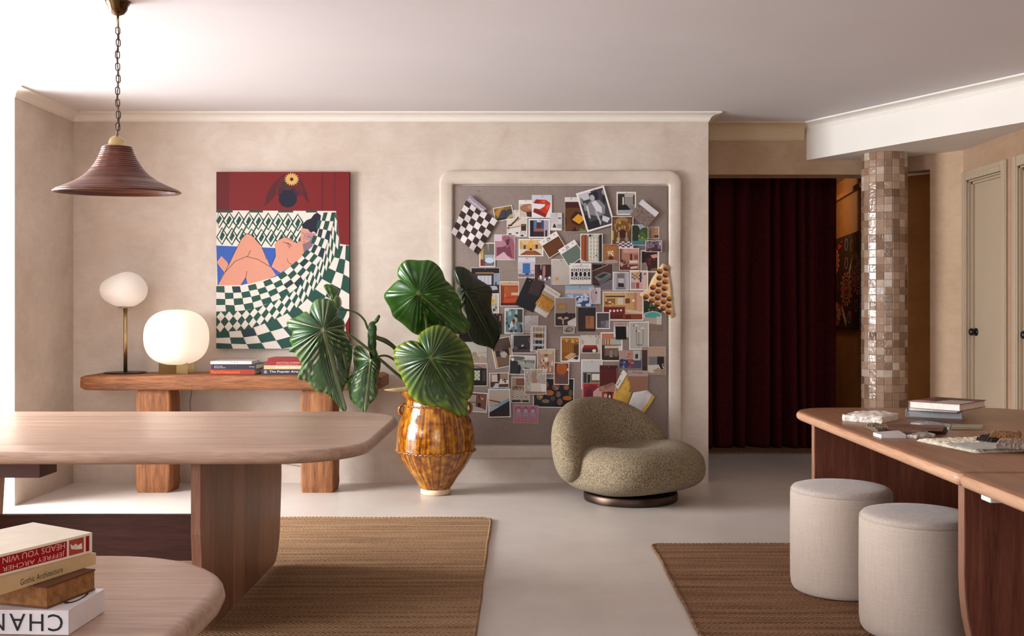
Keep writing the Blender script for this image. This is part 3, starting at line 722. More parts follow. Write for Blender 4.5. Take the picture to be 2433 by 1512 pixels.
def cat2(pts, n):
    sp = smoothpath([Vector((*p, 0)) for p in pts], 10); L = [0]
    for i in range(1, len(sp)): L.append(L[-1] + (sp[i] - sp[i - 1]).length)
    out = []
    for i in range(n + 1):
        t = L[-1] * i / n; k = max(j for j in range(len(L)) if L[j] <= t + 1e-9); k = min(k, len(sp) - 2)
        w = (t - L[k]) / max(1e-9, L[k + 1] - L[k]); out.append(sp[k].lerp(sp[k + 1], w))
    return out
def band(inner, outer, nt_, nr, lozenge=False, skip=0):
    I, O = cat2(inner, nt_), cat2(outer, nt_); R_ = random.Random(nt_)
    jit = [[(R_.uniform(-3, 3), R_.uniform(-3, 3)) for _ in range(nr + 1)] for _ in range(nt_ + 1)]
    def pt(i, j):
        q = I[i].lerp(O[i], j / nr); return (q.x + jit[i][j][0], q.y + jit[i][j][1])
    for i in range(nt_):
        for j in range(nr):
            if lozenge:
                a, b_, c_, d_ = [Vector((*pt(x, y), 0)) for x, y in ((i, j), (i + 1, j), (i + 1, j + 1), (i, j + 1))]
                pc.p([tuple(((p + q) / 2)[:2]) for p, q in ((a, b_), (b_, c_), (c_, d_), (d_, a))], CREAM)
            elif (i + j) % 2 == 0: pc.p([pt(i, j), pt(i + 1, j), pt(i + 1, j + 1), pt(i, j + 1)], GREEN if R_.random() < .8 else '#1a3038')
Aa = [(50, 957), (300, 952), (540, 870), (700, 740), (800, 610), (868, 372)]
Ab = [(50, 1160), (330, 1140), (640, 1010), (790, 850), (900, 700), (1000, 372)]
Ac = [(50, 1325), (300, 1300), (560, 1200), (740, 1090), (900, 880), (1030, 640)]
Ad = [(50, 1456), (420, 1470), (820, 1400), (1060, 1230), (1120, 900), (1105, 632)]
pc.p([tuple(q[:2]) for q in cat2(Ab, 20)] + [tuple(q[:2]) for q in reversed(cat2(Ac, 20))], GREEN)
band(Aa, Ab, 18, 4); band(Ab, Ac, 20, 2, True); band(Ac, Ad, 13, 3)
pc.build('painted_face', o_, ux, uy, nf, e, simple and MT['print'], step=1.0e-5)
# ================================================================= VASE
def glaze_mat():
    m, nt, b = newmat('amber_drip_glaze', .1, 0, .7)
    t = nd(nt, 'ShaderNodeTexCoord').outputs['Object']; s = nd(nt, 'ShaderNodeSeparateXYZ', {0: t})
    ang = math_(nt, 'ARCTAN2', s.outputs[1], s.outputs[0])
    v = nd(nt, 'ShaderNodeCombineXYZ', {0: math_(nt, 'MULTIPLY', ang, 9.0), 1: math_(nt, 'MULTIPLY', s.outputs[2], 2.6), 2: 0.0}).outputs[0]
    d = noise_(nt, v, 1.6, 5, .6, .5); e_ = noise_(nt, t, 22, 5, .65)
    k = math_(nt, 'ADD', math_(nt, 'MULTIPLY', d, .55), math_(nt, 'MULTIPLY', e_, .45))
    nt.links.new(ramp(nt, k, [(.36, '#381606'), (.46, '#71390b'), (.54, '#a06412'), (.64, '#c28c2a')]), b.inputs['Base Color'])
    bump(nt, b, e_, .3, .006); return m
MT['glaze'] = glaze_mat(); MT['rawclay'] = simple('raw_cream_clay', '#d8c2a4', .8, var=.15, scale=20)
VS = 371.0; VC = Vector((-.552, 6.6, 0))
e = empty('glazed_urn', VC, 'amber drip-glazed urn with rope bands standing on the floor', 'vase')
px = [(33, 1162), (41, 1151), (52, 1134), (68, 1113), (81, 1092), (90.5, 1072), (93, 1066), (92.5, 1049), (91, 1028), (87, 1007), (80, 986), (76, 972), (73, 960), (72, 950), (77, 942), (83, 934), (83, 929), (78, 927), (70, 930), (66, 945), (66, 980)]
pr = [(r / VS, 1.2 - (y - 728) / VS) for r, y in px]
sp = smoothpath([Vector((r, z, 0)) for r, z in pr], 4)
mesh('body', *lathe([(0.02, pr[0][1])] + [(p.x, p.y) for p in sp], VC, 64), MT['glaze'], e, smooth=True, origin=VC)
mesh('foot', *lathe([(0, 0), (.088, 0), (.097, .008), (.096, .03), (.086, .05), (.06, .052)], VC, 40), MT['rawclay'], e, smooth=True)
def rope(r, z, n, w):
    out = G()
    for i in range(n):
        a0 = 2 * math.pi * i / n; pts = []
        for k in range(6):
            t = k / 5; a = a0 + t * 2 * math.pi / n * 1.9; pts.append((VC.x + (r + w * .35 * math.sin(math.pi * t)) * math.cos(a), VC.y + (r + w * .35 * math.sin(math.pi * t)) * math.sin(a), z + w * (t - .5) * 1.1))
        out.add(*tube(pts, [w * .2, w * .45, w * .55, w * .55, w * .45, w * .2], 6))
    return out
rope(93 / VS, 1.2 - (1069 - 728) / VS, 52, .0105).out('rope_band', MT['glaze'], e, smooth=True)
rope(75 / VS, 1.2 - (962 - 728) / VS, 44, .009).out('rope_band', MT['glaze'], e, smooth=True)
for sgn, aa in ((-1, math.radians(196)), (1, math.radians(16))):
    c0 = VC + Vector((math.cos(aa), math.sin(aa), 0)) * (78 / VS); pts = []
    for k in range(11):
        t = k / 10 * math.pi * 1.25 - .4; pts.append(c0 + Vector((math.cos(aa), math.sin(aa), 0)) * (.024 * math.sin(t)) + Vector((0, 0, 1.2 - (972 - 728) / VS + .033 * math.cos(t))))
    mesh('handle', *tube(pts, .011, 8), MT['glaze'], e, smooth=True)
mesh('soil', *lathe([(.176, 1.2 - (950 - 728) / VS), (0, 1.2 - (948 - 728) / VS)], VC, 32), simple('dark_soil', '#2b1d14', .95, bmp=.5), e)
# ================================================================= PLANT
def leaf_mat(name, deep, mid, lime, vein, back=.25):
    m, nt, b = newmat(name, .3, 0, .5)
    vn = nd(nt, 'ShaderNodeAttribute', attribute_name='vein').outputs['Fac']; ed = nd(nt, 'ShaderNodeAttribute', attribute_name='edge').outputs['Fac']
    z = noise_(nt, coords(nt), 14, 4)
    c = ramp(nt, z, [(.3, deep), (.7, mid)])
    c = mixc(nt, ed, c, lime); c = mixc(nt, vn, c, vein)
    nt.links.new(c, b.inputs['Base Color']); bump(nt, b, noise_(nt, coords(nt), 60, 3), .15, .003)
    b.inputs['Transmission Weight'].default_value = 0.0
    return m
LM = {'a': leaf_mat('leaf_bluish', '#1b3820', '#335729', '#58783a', '#d3dcb2'), 'b': leaf_mat('leaf_bright', '#15380b', '#2d5c14', '#4a7a20', '#a3bd6a'),
      'c': leaf_mat('leaf_dark', '#0a1807', '#12240c', '#223a14', '#3a5228'), 'd': leaf_mat('leaf_lime_edged', '#122a0b', '#24480f', '#8a9c26', '#7f9048'),
      's': leaf_mat('petiole', '#46552c', '#5a6838', '#5a6838', '#5a6838')}
plant = empty('potted_plant', (VC.x, VC.y, .6), 'leafy plant with big glossy heart-shaped leaves growing from the amber urn', 'plant')
def crop(p): return (670 + p[0] / 3.78, 600 + p[1] / 3.78)
def leaf(att, tip, outline, Y0, tilt, dome, side, mk, nv=13, amp=.010, roll=0.0, edge_=1.0):
    """outline in crop px; tilt: depth gained per metre of height, side: per metre of width"""
    A_ = Vector(crop(att)); T_ = Vector(crop(tip)); O = [Vector(crop(q)) for q in outline]
    # smooth and resample the outline
    sp = smoothpath([Vector((*q, 0)) for q in O + [O[0]]], 4)[:-1]; n = len(sp)
    axis = (T_ - A_); Lm = axis.length; axis /= Lm; perp = Vector((-axis.y, axis.x)); s_ = FPX / Y0
    NR = 14; V = []; vein = []; ed = []
    def put(q2, r):
        d = (q2 - A_); s = d.dot(axis) / Lm; w = abs(d.dot(perp)) / Lm
        m_ = s - .8 * w
        if m_ > 0: ph = nv * m_ * 1.25
        else: ph = -nv * .42 * (math.atan2(w, s) - math.atan2(1, .8))
        ridge = .5 + .5 * math.cos(2 * math.pi * ph); k = min(1, r * 3)
        dx, dz = (q2.x - A_.x) / s_, -(q2.y - A_.y) / s_
        Y = Y0 + tilt * dz + side * dx + dome * r * r * .12 - amp * (ridge - .5) * k * min(1, w * 14) + .016 * math.exp(-(w * 16) ** 2) * (s > 0) + roll * max(0, r - .7) ** 2
        V.append(P(q2.x, q2.y, Y))
        mid = math.exp(-(w / .014) ** 2) * (s > 0) * max(0, 1 - s * .6)
        lat = max(0, ridge - .965) / .035 * .75 * min(1, w * 20) * (1 - r * .6)
        vein.append(min(1, max(mid * .95, lat) + .8 * math.exp(-(r / .05) ** 2))); ed.append(edge_ * min(1, r ** 9 * .9) * (.15 + .85 * ridge))
    put(A_, 0)
    for i in range(1, NR + 1):
        r = (i / NR) ** .9
        for q in sp: put(A_ + (Vector((q.x, q.y)) - A_) * r, r)
    f = [(0, 1 + (j + 1) % n, 1 + j) for j in range(n)]
    for i in range(NR - 1):
        for j in range(n):
            k = (j + 1) % n; f.append((1 + i * n + j, 1 + i * n + k, 1 + (i + 1) * n + k, 1 + (i + 1) * n + j))
    o = mesh('leaf', V, f, LM[mk], plant, smooth=True, attrs={'vein': vein, 'edge': ed})
    md = o.modifiers.new('thick', 'SOLIDIFY'); md.thickness = .0016
    # raised midrib
    pts = [A_ + axis * Lm * t for t in (.0, .2, .4, .6, .8, .95)]; pp = []
    for t, q in zip((.0, .2, .4, .6, .8, .95), pts):
        dx, dz = (q.x - A_.x) / s_, -(q.y - A_.y) / s_; pp.append(P(q.x, q.y, Y0 + tilt * dz + side * dx + dome * t * t * .12 + .008))
    mesh('midrib', *tube(smoothpath(pp, 3), [.005 * (1 - .8 * i / 15) for i in range(16)], 6), LM['s'], o, smooth=True)
    return P(A_.x, A_.y, Y0 + .012)
L1 = leaf((370, 690), (560, 1400), [(330, 680), (262, 640), (235, 600), (222, 532), (130, 580), (45, 620), (60, 680), (95, 725), (70, 790), (92, 842), (60, 890), (112, 902), (150, 960), (180, 1010), (152, 1080), (150, 1140), (230, 1160), (300, 1240), (400, 1270), (450, 1312), (500, 1370), (545, 1425), (580, 1420), (574, 1375), (532, 1310), (560, 1210), (598, 1140), (602, 1080), (626, 960), (630, 860), (600, 780), (560, 720), (565, 655), (545, 600), (500, 560), (500, 510), (440, 430), (370, 415), (300, 430), (257, 500), (252, 580), (290, 640), (345, 680)], 6.22, -.35, .9, .25, 'a', 12, .026)
L2 = leaf((1225, 365), (1640, 725), [(1188, 318), (1130, 280), (1062, 243), (1035, 190), (1060, 115), (1120, 68), (1240, 72), (1330, 72), (1400, 115), (1440, 170), (1466, 240), (1500, 275), (1540, 320), (1590, 400), (1610, 445), (1620, 540), (1680, 620), (1692, 680), (1640, 730), (1560, 732), (1500, 722), (1420, 700), (1320, 700), (1240, 742), (1170, 720), (1080, 640), (1000, 580), (970, 500), (916, 400), (950, 335), (1050, 246), (1110, 285), (1175, 325)], 6.36, -.5, .8, .15, 'b', 12, .019)
L3 = leaf((1640, 345), (1915, 850), [(1590, 300), (1548, 250), (1545, 140), (1620, 130), (1690, 170), (1750, 230), (1830, 280), (1886, 330), (1880, 450), (1890, 540), (1932, 600), (1960, 660), (1956, 760), (1920, 830), (1900, 872), (1850, 850), (1760, 830), (1700, 790), (1672, 720), (1702, 650), (1642, 540), (1612, 470), (1592, 400), (1565, 345)], 6.62, -.3, .8, .6, 'c', 11, .016)
L4 = leaf((1335, 945), (1650, 1462), [(1300, 908), (1262, 868), (1228, 812), (1150, 795), (1090, 810), (1022, 860), (1000, 930), (1030, 1030), (1060, 1080), (1082, 1140), (1120, 1210), (1152, 1290), (1240, 1360), (1340, 1395), (1440, 1432), (1560, 1466), (1640, 1472), (1664, 1440), (1662, 1340), (1702, 1290), (1722, 1190), (1727, 1070), (1716, 970), (1690, 880), (1632, 800), (1570, 750), (1510, 690), (1440, 660), (1370, 655), (1290, 690), (1232, 740), (1226, 790), (1262, 855), (1312, 905)], 6.22, -.28, .9, .1, 'd', 13, .018, edge_=1.15)
L5 = leaf((800, 965), (742, 1430), [(772, 950), (750, 900), (738, 860), (690, 835), (642, 850), (640, 950), (648, 1050), (602, 1120), (575, 1180), (600, 1250), (620, 1330), (680, 1380), (728, 1432), (752, 1432), (782, 1370), (840, 1310), (862, 1250), (842, 1200), (860, 1120), (880, 1050), (886, 990), (868, 955), (830, 940)], 6.34, -.3, .7, -.2, 'a', 11, .018)
L7 = leaf((445, 420), (400, 292), [(425, 412), (396, 350), (374, 302), (418, 284), (490, 318), (513, 350), (482, 392), (458, 425)], 6.3, .2, .5, .3, 'b', 8, .006)
L8 = leaf((515, 505), (500, 392), [(500, 505), (470, 470), (455, 425), (480, 392), (515, 395), (536, 440), (530, 490)], 6.32, .2, .9, .5, 'd', 8, .004)
# rolled young leaf
rp = smoothpath([P(*crop(q), 6.4) for q in ((838, 965), (815, 880), (808, 780), (812, 700), (815, 645), (842, 622), (862, 590), (875, 562))], 5)
rr_ = [.006, .016, .024, .026, .025, .022, .024, .027, .028, .027, .026, .028, .029, .028, .026, .027, .028, .027, .026, .024, .022, .018, .014, .011, .010, .011, .012, .013, .012, .011, .010, .010, .010, .009, .006, .002]
mesh('rolled_leaf', *tube(rp, rr_[:len(rp)] + [.002] * max(0, len(rp) - len(rr_)), 12), LM['b'], plant, smooth=True)
mouth = Vector((VC.x, VC.y, .62))
def stem(pts, r0=.010, r1=.0075):
    n = len(pts); sp = smoothpath(pts, 6); mesh('petiole', *tube(sp, [r0 + (r1 - r0) * i / (len(sp) - 1) for i in range(len(sp))], 8), LM['s'], plant, smooth=True)
def pc_(q, Y): return P(*crop(q), Y)
stem([mouth + Vector((-.06, -.02, 0)), pc_((1060, 1115), 6.5), pc_((900, 978), 6.42), pc_((750, 850), 6.36), pc_((575, 725), 6.3), pc_((440, 690), 6.25), L1], .011, .008)
stem([mouth + Vector((-.04, .03, 0)), pc_((1100, 1000), 6.58), pc_((1030, 872), 6.55), pc_((940, 790), 6.5), pc_((850, 755), 6.48), pc_((775, 690), 6.44), pc_((740, 610), 6.42), pc_((680, 550), 6.4), pc_((600, 520), 6.38), pc_((515, 512), 6.34)], .010, .006)
stem([mouth + Vector((-.03, 0, 0)), pc_((1090, 1010), 6.55), pc_((1020, 880), 6.52), pc_((940, 815), 6.48), pc_((848, 775), 6.42)], .010, .007)
stem([mouth + Vector((-.05, .01, 0)), pc_((1050, 1010), 6.5), pc_((1000, 960), 6.48), pc_((940, 930), 6.46), pc_((880, 932), 6.42), L5], .009, .006)
stem([mouth, pc_((1250, 1000), 6.5), pc_((1300, 700), 6.52), L2 + Vector((.02, .05, -.05)), L2], .012, .009)
stem([mouth + Vector((.04, .02, 0)), pc_((1400, 1000), 6.6), pc_((1560, 600), 6.7), L3 + Vector((0, .06, -.03)), L3], .012, .009)
stem([mouth + Vector((.01, -.05, 0)), pc_((1290, 1050), 6.4), L4 + Vector((-.01, .06, -.05)), L4], .010, .008)
stem([pc_((515, 512), 6.34), pc_((515, 505), 6.325)], .006, .005); stem([pc_((515, 512), 6.34), pc_((480, 470), 6.32), L7], .006, .004)
mesh('dry_sheath', *tube(smoothpath([pc_((1150, 1225), 6.42), pc_((1080, 1232), 6.40), pc_((1000, 1236), 6.38), pc_((918, 1236), 6.37)], 4), [.016, .017, .017, .016, .015, .014, .013, .012, .011, .009, .006, .004, .001], 10), simple('dry_sheath', '#b59a6a', .6, var=.3), plant, smooth=True)
# ================================================================= PENDANT LAMP
PC = Vector((-1.736, 4.43, 0)); PS = 553.0
def pz(y): return 1.2 - (y - 728) / PS
e = empty('pendant_lamp', (PC.x, PC.y, 1.69), 'bell-shaped brown rattan pendant lamp on a chain over the long table', 'pendant lamp')
tl = Matrix.Rotation(math.radians(2.6), 3, 'X')
hw = [(30, 348), (33, 352), (36, 362), (42, 376), (50, 390), (58, 402), (70, 415), (86, 427), (104, 437), (122, 445), (136, 451), (140, 454)]
sp = smoothpath([Vector((r / PS, (454 - y) / PS, 0)) for r, y in hw], 10); prof = []
acc = 0; last = sp[0]
for q in sp:
    acc += (q - last).length; last = q; prof.append((q.x + .0042 * abs(math.sin(acc * math.pi / .0105)), q.y))
prof2 = [(r - .004, z - .003) for r, z in reversed(prof)]
def rattan():
    m, nt, b = newmat('lacquered_rattan', .3, 0, .5); t = nd(nt, 'ShaderNodeTexCoord').outputs['Object']; s = nd(nt, 'ShaderNodeSeparateXYZ', {0: t})
    z = noise_(nt, coords(nt, (2, 2, 150)), 1.0, 3); y_ = noise_(nt, coords(nt, (1, 1, 4)), 9, 3)
    nt.links.new(mixc(nt, .5, ramp(nt, z, [(.3, '#240703'), (.55, '#551a09'), (.75, '#8a4c26')]), ramp(nt, y_, [(.3, '#3a0d05'), (.7, '#743612')])), b.inputs['Base Color']); return m
MT['rattan'] = rattan(); rim = Vector((PC.x, PC.y, pz(454)))
mesh('lamp_shade', *lathe(prof + [(prof[-1][0] + .003, -.004), (prof[-1][0] - .002, -.009)] + prof2, rim, 72, tl), MT['rattan'], e, smooth=True)
capc = rim + tl @ Vector((0, 0, (454 - 348) / PS))
mesh('cap', *lathe([(.052, -.006), (.050, .002), (.036, .006), (.033, .02), (.026, .034), (.014, .042), (.006, .044), (0, .044)], capc, 32, tl), MT['brass'], e, smooth=True)
mesh('bulb', *lathe([(0, -.06), (.02, -.055), (.03, -.035), (.026, -.012), (.014, .01), (.014, .05)], rim + Vector((0, 0, .1)), 20), MT['white'], e, smooth=True)
mesh('ceiling_rose', *lathe([(.052, CEIL - .001), (.05, CEIL - .008), (.042, CEIL - .02), (.038, CEIL - .036), (.026, CEIL - .052), (.010, CEIL - .06), (0, CEIL - .06)], (PC.x, PC.y, 0), 32), simple('dark_brass', '#5a4630', .25, 1.0), e, smooth=True)
z_t, z_b = pz(66), capc.z + .045
mesh('rod', *tube([(PC.x, PC.y, CEIL - .06), (PC.x, PC.y, z_t)], .0055, 10), MT['brass'], e, smooth=True)
LN = 18; pitch = (z_t - z_b) / LN; lv = []
hl, hw_ = pitch * .5 + .0032, .0085
pts = [(hw_ * math.cos(a), 0, (hl - hw_) * (1 if math.sin(a) > 0 else -1) + hw_ * math.sin(a)) for a in [2 * math.pi * (i + .5) / 16 for i in range(16)]]
lv, lf = tube(pts + [pts[0]], .0022, 6, False); lme = bpy.data.meshes.new('chain_link'); lme.from_pydata(lv, [], lf); lme.materials.append(MT['bronze'])
lme.polygons.foreach_set('use_smooth', [True] * len(lme.polygons))
for i in range(LN):
    o = bpy.data.objects.new('chain_link', lme); COL.objects.link(o); o.parent = e
    o.matrix_local = Matrix.Translation(Vector((PC.x + .002 * math.sin(i), PC.y, z_t - (i + .5) * pitch)) - wloc(e)) @ Matrix.Rotation(math.radians(35 + 90 * (i % 2)), 4, 'Z')
mesh('flex', *tube(smoothpath([(PC.x + .006 * math.sin(i * 1.9), PC.y + .004 * math.cos(i * 2.3), z_t - (z_t - z_b) * i / 9) for i in range(10)], 3), .0025, 6), simple('brown_flex', '#4a3527', .6), e, smooth=True)
# ================================================================= TABLE LAMPS
def glow(name, strength, col):
    m, nt, b = newmat(name, .35, 0, .4); z = noise_(nt, coords(nt), 2.0, 2)
    c = ramp(nt, z, [(.3, '#cfc6bd'), (.7, '#d6cec6')]); nt.links.new(c, b.inputs['Base Color'])
    b.inputs['Emission Color'].default_value = c4(col); b.inputs['Emission Strength'].default_value = strength; return m
YL = 6.83; sL = FPX / YL
e = empty('pebble_lamp', P(297, 886, YL), 'brass-stemmed table lamp with a white pebble-shaped glass shade', 'table lamp'); e.location.z = CZ
def c2(q): return (170 + q[0] / 4.446, 580 + q[1] / 4.446)
ol = [c2(q) for q in ((305, 490), (320, 430), (370, 380), (470, 325), (560, 298), (620, 295), (690, 320), (750, 370), (790, 440), (795, 500), (770, 570), (720, 620), (650, 660), (560, 668), (470, 655), (380, 610), (330, 560))]
ol = [(p.x, p.y) for p in smoothpath([Vector((*q, 0)) for q in ol + [ol[0]]], 3)[:-1]]; ctr = (295, 690); rings = []
for i in range(25):
    a = -math.pi / 2 + math.pi * i / 24; k = max(math.cos(a), 1e-3)
    rings.append([P(ctr[0] + (x - ctr[0]) * k, ctr[1] + (y - ctr[1]) * k, YL) + Vector((0, .125 * math.sin(a), 0)) for x, y in ol])
mesh('glass_shade', *loft(rings), glow('lit_opal_glass', .10, '#ffeede'), e, smooth=True)
zb_ = P(297, 731, YL).z; xp = P(298, 0, YL).x
mesh('stem', *tube([(xp, YL, CZ + .006), (xp, YL, zb_ + .01)], .0125, 16), MT['brass'], e, smooth=True)
mesh('shade_holder', *lathe([(.042, zb_ - .004), (.042, zb_ + .002), (0, zb_ + .003)], (xp, YL, 0), 32), MT['brass'], e, smooth=True)
mesh('base', *lathe([(.132, CZ + .0005), (.136, CZ + .004), (.132, CZ + .007), (0, CZ + .008)], (xp, YL, 0), 48), MT['black'], e, smooth=True)
YL2 = 6.80; s2 = FPX / YL2; c0 = P(419.5, 801.5, YL2)
e = empty('globe_lamp', (c0.x, YL2, CZ), 'glowing white ribbed globe lamp on a brass cross base beside the books', 'table lamp')
prof = []
for i in range(65):
    a = -math.pi / 2 + math.pi * i / 64; r = .207 * spow(math.cos(a), .78) + .0012 * math.cos(i * math.pi * .98) * math.cos(a); prof.append((max(r, .0005), .182 * spow(math.sin(a), .86)))
mesh('glass_shade', *lathe(prof, c0, 64), glow('lit_ribbed_glass', .30, '#ffe6cc'), e, smooth=True)
zb2 = c0.z - .176
for sg in (-1, 1):
    d = Vector((math.cos(math.radians(35 * sg)), math.sin(math.radians(35 * sg)), 0)); n_ = Vector((-d.y, d.x, 0)) * .0015
    A_ = Vector((c0.x, YL2, 0)); q = [A_ - d * .115 - n_, A_ + d * .115 - n_, A_ + d * .115 + n_, A_ - d * .115 + n_]
    mesh('brass_fin', *loft([[p + Vector((0, 0, z)) for p in q] for z in (CZ + .0005, zb2 + .02)]), MT['brass'], e)
cd = smoothpath([(c0.x + .02, 6.982, CZ + .01), (c0.x + .04, 6.988, CZ - .12), (c0.x + .03, 6.988, CZ - .25), (c0.x + .1, 6.988, CZ - .4), (c0.x + .3, 6.986, .2), (c0.x + .75, 6.985, .12), (c0.x + .84, 6.985, .1), (c0.x + .78, 6.985, .06)], 5)
tag(mesh('lamp_cord', *tube(cd, .0028, 6), simple('grey_cord', '#8a7a6c', .6), smooth=True), 'thin grey lamp cord trailing down the wall behind the timber console', 'cord')
# ================================================================= LETTERING AND BOOKS
_tc = {}
def glyphs(s, spacing=1.0):
    k = (s, spacing)
    if k not in _tc:
        c = bpy.data.curves.new('lettering', 'FONT'); c.body = s; c.size = 1.0; c.space_character = spacing; c.resolution_u = 3; c.align_x = 'LEFT'
        o = bpy.data.objects.new('lettering', c); COL.objects.link(o); dg = bpy.context.evaluated_depsgraph_get(); dg.update()
        me = bpy.data.meshes.new_from_object(o.evaluated_get(dg)); bpy.data.objects.remove(o)
        _tc[k] = ([tuple(v.co) for v in me.vertices], [tuple(p.vertices) for p in me.polygons]); bpy.data.meshes.remove(me)
    return _tc[k]
def lettering(s, o, ux, uy, width, height, nrm_, mat, parent, lift=.0004, spacing=1.0):
    """writes s from o (lower left) along unit ux, with unit uy up, filling width x height"""
    v, f = glyphs(s, spacing)
    if not v: return
    x0, x1 = min(p[0] for p in v), max(p[0] for p in v); y0, y1 = min(p[1] for p in v), max(p[1] for p in v)
    V = [o + ux * ((p[0] - x0) / (x1 - x0) * width) + uy * ((p[1] - y0) / (y1 - y0) * height) + nrm_ * lift for p in v]
    if ux.cross(uy).dot(nrm_) < 0: f = [tuple(reversed(q)) for q in f]
    return mesh('lettering', V, f, mat, parent)
INKS = {k: simple('ink_' + n, c, .6, var=.03) for k, n, c in (('k', 'black', '#17130f'), ('w', 'white', '#ece7e0'), ('o', 'orange', '#f07a35'), ('c', 'cream', '#efe2c4'), ('g', 'grey', '#8d8790'), ('r', 'pink', '#e0a8a0'))}
_cv = {}
def cover(col, rough=.45):
    if col not in _cv: _cv[col] = simple('cover_' + col[1:], col, rough, var=.06, scale=25)
    return _cv[col]
def book(label, c0, d, w, L, Wd, z0, t, col, pages=None, spine=True, ct=.0025, over=.004, group=None, round_=False, ret_face=False):
    """c0 a spine corner on plan, d unit along spine, w unit from spine to fore-edge; spine on the c0 side"""
    c0, d, w = Vector((*c0, 0)), Vector((*d, 0)).normalized(), Vector((*w, 0)).normalized(); Z = Vector((0, 0, 1))
    e = empty('book', c0 + d * L / 2 + w * Wd / 2 + Z * z0, label, 'book', group)
    def blk(a0, a1, b0, b1, z_0, z_1):
        q = [c0 + d * a + w * b for a, b in ((a0, b0), (a1, b0), (a1, b1), (a0, b1))]
        if (q[1] - q[0]).cross(q[3] - q[0]).z < 0: q.reverse()
        return loft([[p + Z * z for p in q] for z in (z_0, z_1)])
    g = G().add(*blk(0, L, 0, Wd, z0, z0 + ct)).add(*blk(0, L, 0, Wd, z0 + t - ct, z0 + t))
    if spine: g.add(*blk(0, L, -.0002, ct, z0 + ct, z0 + t - ct))
    g.out('cover', cover(col), e)
    mesh('pages', *blk(over, L - over, ct + .0003 if spine else over, Wd - over, z0 + ct, z0 + t - ct), pages or MT['paper'], e)
    return e, c0, d, w
ZX, ZZ = Vector((1, 0, 0)), Vector((0, 0, 1)); NF = Vector((0, -1, 0))
K_ = '#1a1516'
# books on the console (spines to the room)
YS = 6.66; sS = FPX / YS
def con_book(label, pxa, pxb, z0, t, col, dep, side=1):
    xa, xb = (pxa - VX) / sS, (pxb - VX) / sS
    return book(label, (xa, YS), (1, 0), (0, 1), xb - xa, dep, z0, t, col, group='books lying on the console')[0], xa, xb
def spine_text(e, s, x0, x1, z0, h, mat, sp=1.0): lettering(s, Vector((x0, YS - .0002, z0)), ZX, ZZ, x1 - x0, h, NF, mat, e, spacing=sp)
def pxx(a): return (480 + a / 9.732 - VX) / sS
z = CZ + .0015
e, xa, xb = con_book('orange-red art book at the bottom of the left stack on the console', 498.5, 604, z, .033, '#962a12', .25)
spine_text(e, 'PierreYovanovitch', pxx(222), pxx(872), z + .008, .018, INKS['o'])
e, xa, xb = con_book('dark navy book in the middle of the left stack on the console', 501.5, 609, z + .0335, .033, '#1f1928', .24)
spine_text(e, 'Axel Vervoordt', pxx(285), pxx(475), z + .0335 + .018, .006, INKS['w']); spine_text(e, 'Portraits of Interiors', pxx(285), pxx(545), z + .0335 + .0085, .006, INKS['w']); spine_text(e, 'Flammarion', pxx(1095), pxx(1215), z + .0335 + .014, .006, INKS['w'])
e, xa, xb = con_book('slim white book lying on the dark navy book', 500, 598, z + .067, .019, '#cbc7c3', .22)
Pic().p([(.0, .1), (.12, .5), (.0, .9)], K_).p([(.4, .0), (.55, .5), (.4, 1)], K_).p([(.8, .1), (1, .4), (.85, .9)], '#55525a').build('emblem', Vector((pxx(685), YS - .0003, z + .067 + .014)), Vector((pxx(840) - pxx(685), 0, 0)), Vector((0, 0, -.009)), NF, e)
e, xa, xb = con_book('charcoal folk-art book at the bottom of the right stack on the console', 620.5, 740, z, .0335, '#26252e', .25)
spine_text(e, 'The Popular Arts of Mexico', pxx(1560), pxx(2640), z + .009, .017, INKS['w'])
pcx = Pic(0, 0, 1, 1).e(.5, .5, .42, .42, '#9aa0b4').e(.5, .5, .25, .25, '#33323d').e(.5, .5, .14, .14, '#c9cbd6')
pcx.build('emblem', Vector((pxx(1420), YS - .0003, z + .029)), Vector((.026, 0, 0)), Vector((0, 0, -.025)), NF, e)
e, xa, xb = con_book('cream interiors book second from the bottom of the right console stack', 627, 741, z + .034, .025, '#bfa67e', .24)
spine_text(e, 'Provence Interiors', pxx(1700), pxx(2330), z + .034 + .006, .014, INKS['w'])
e, xa, xb = con_book('pinkish red book third up in the right console stack', 630, 742, z + .0595, .026, '#86222b', .24)
spine_text(e, 'ANTIQUAIRES', pxx(1715), pxx(2260), z + .0595 + .010, .012, INKS['r']); Pic().vs(0, 0, 1, 1, 15, '#d3a09a', .6).build('small_print', Vector((pxx(1715), YS - .0003, z + .0595 + .0065)), Vector((pxx(2230) - pxx(1715), 0, 0)), Vector((0, 0, -.003)), NF, e)
e, xa, xb = con_book('small brick-red book topping the right console stack', 636, 736, z + .086, .020, '#861d14', .2)
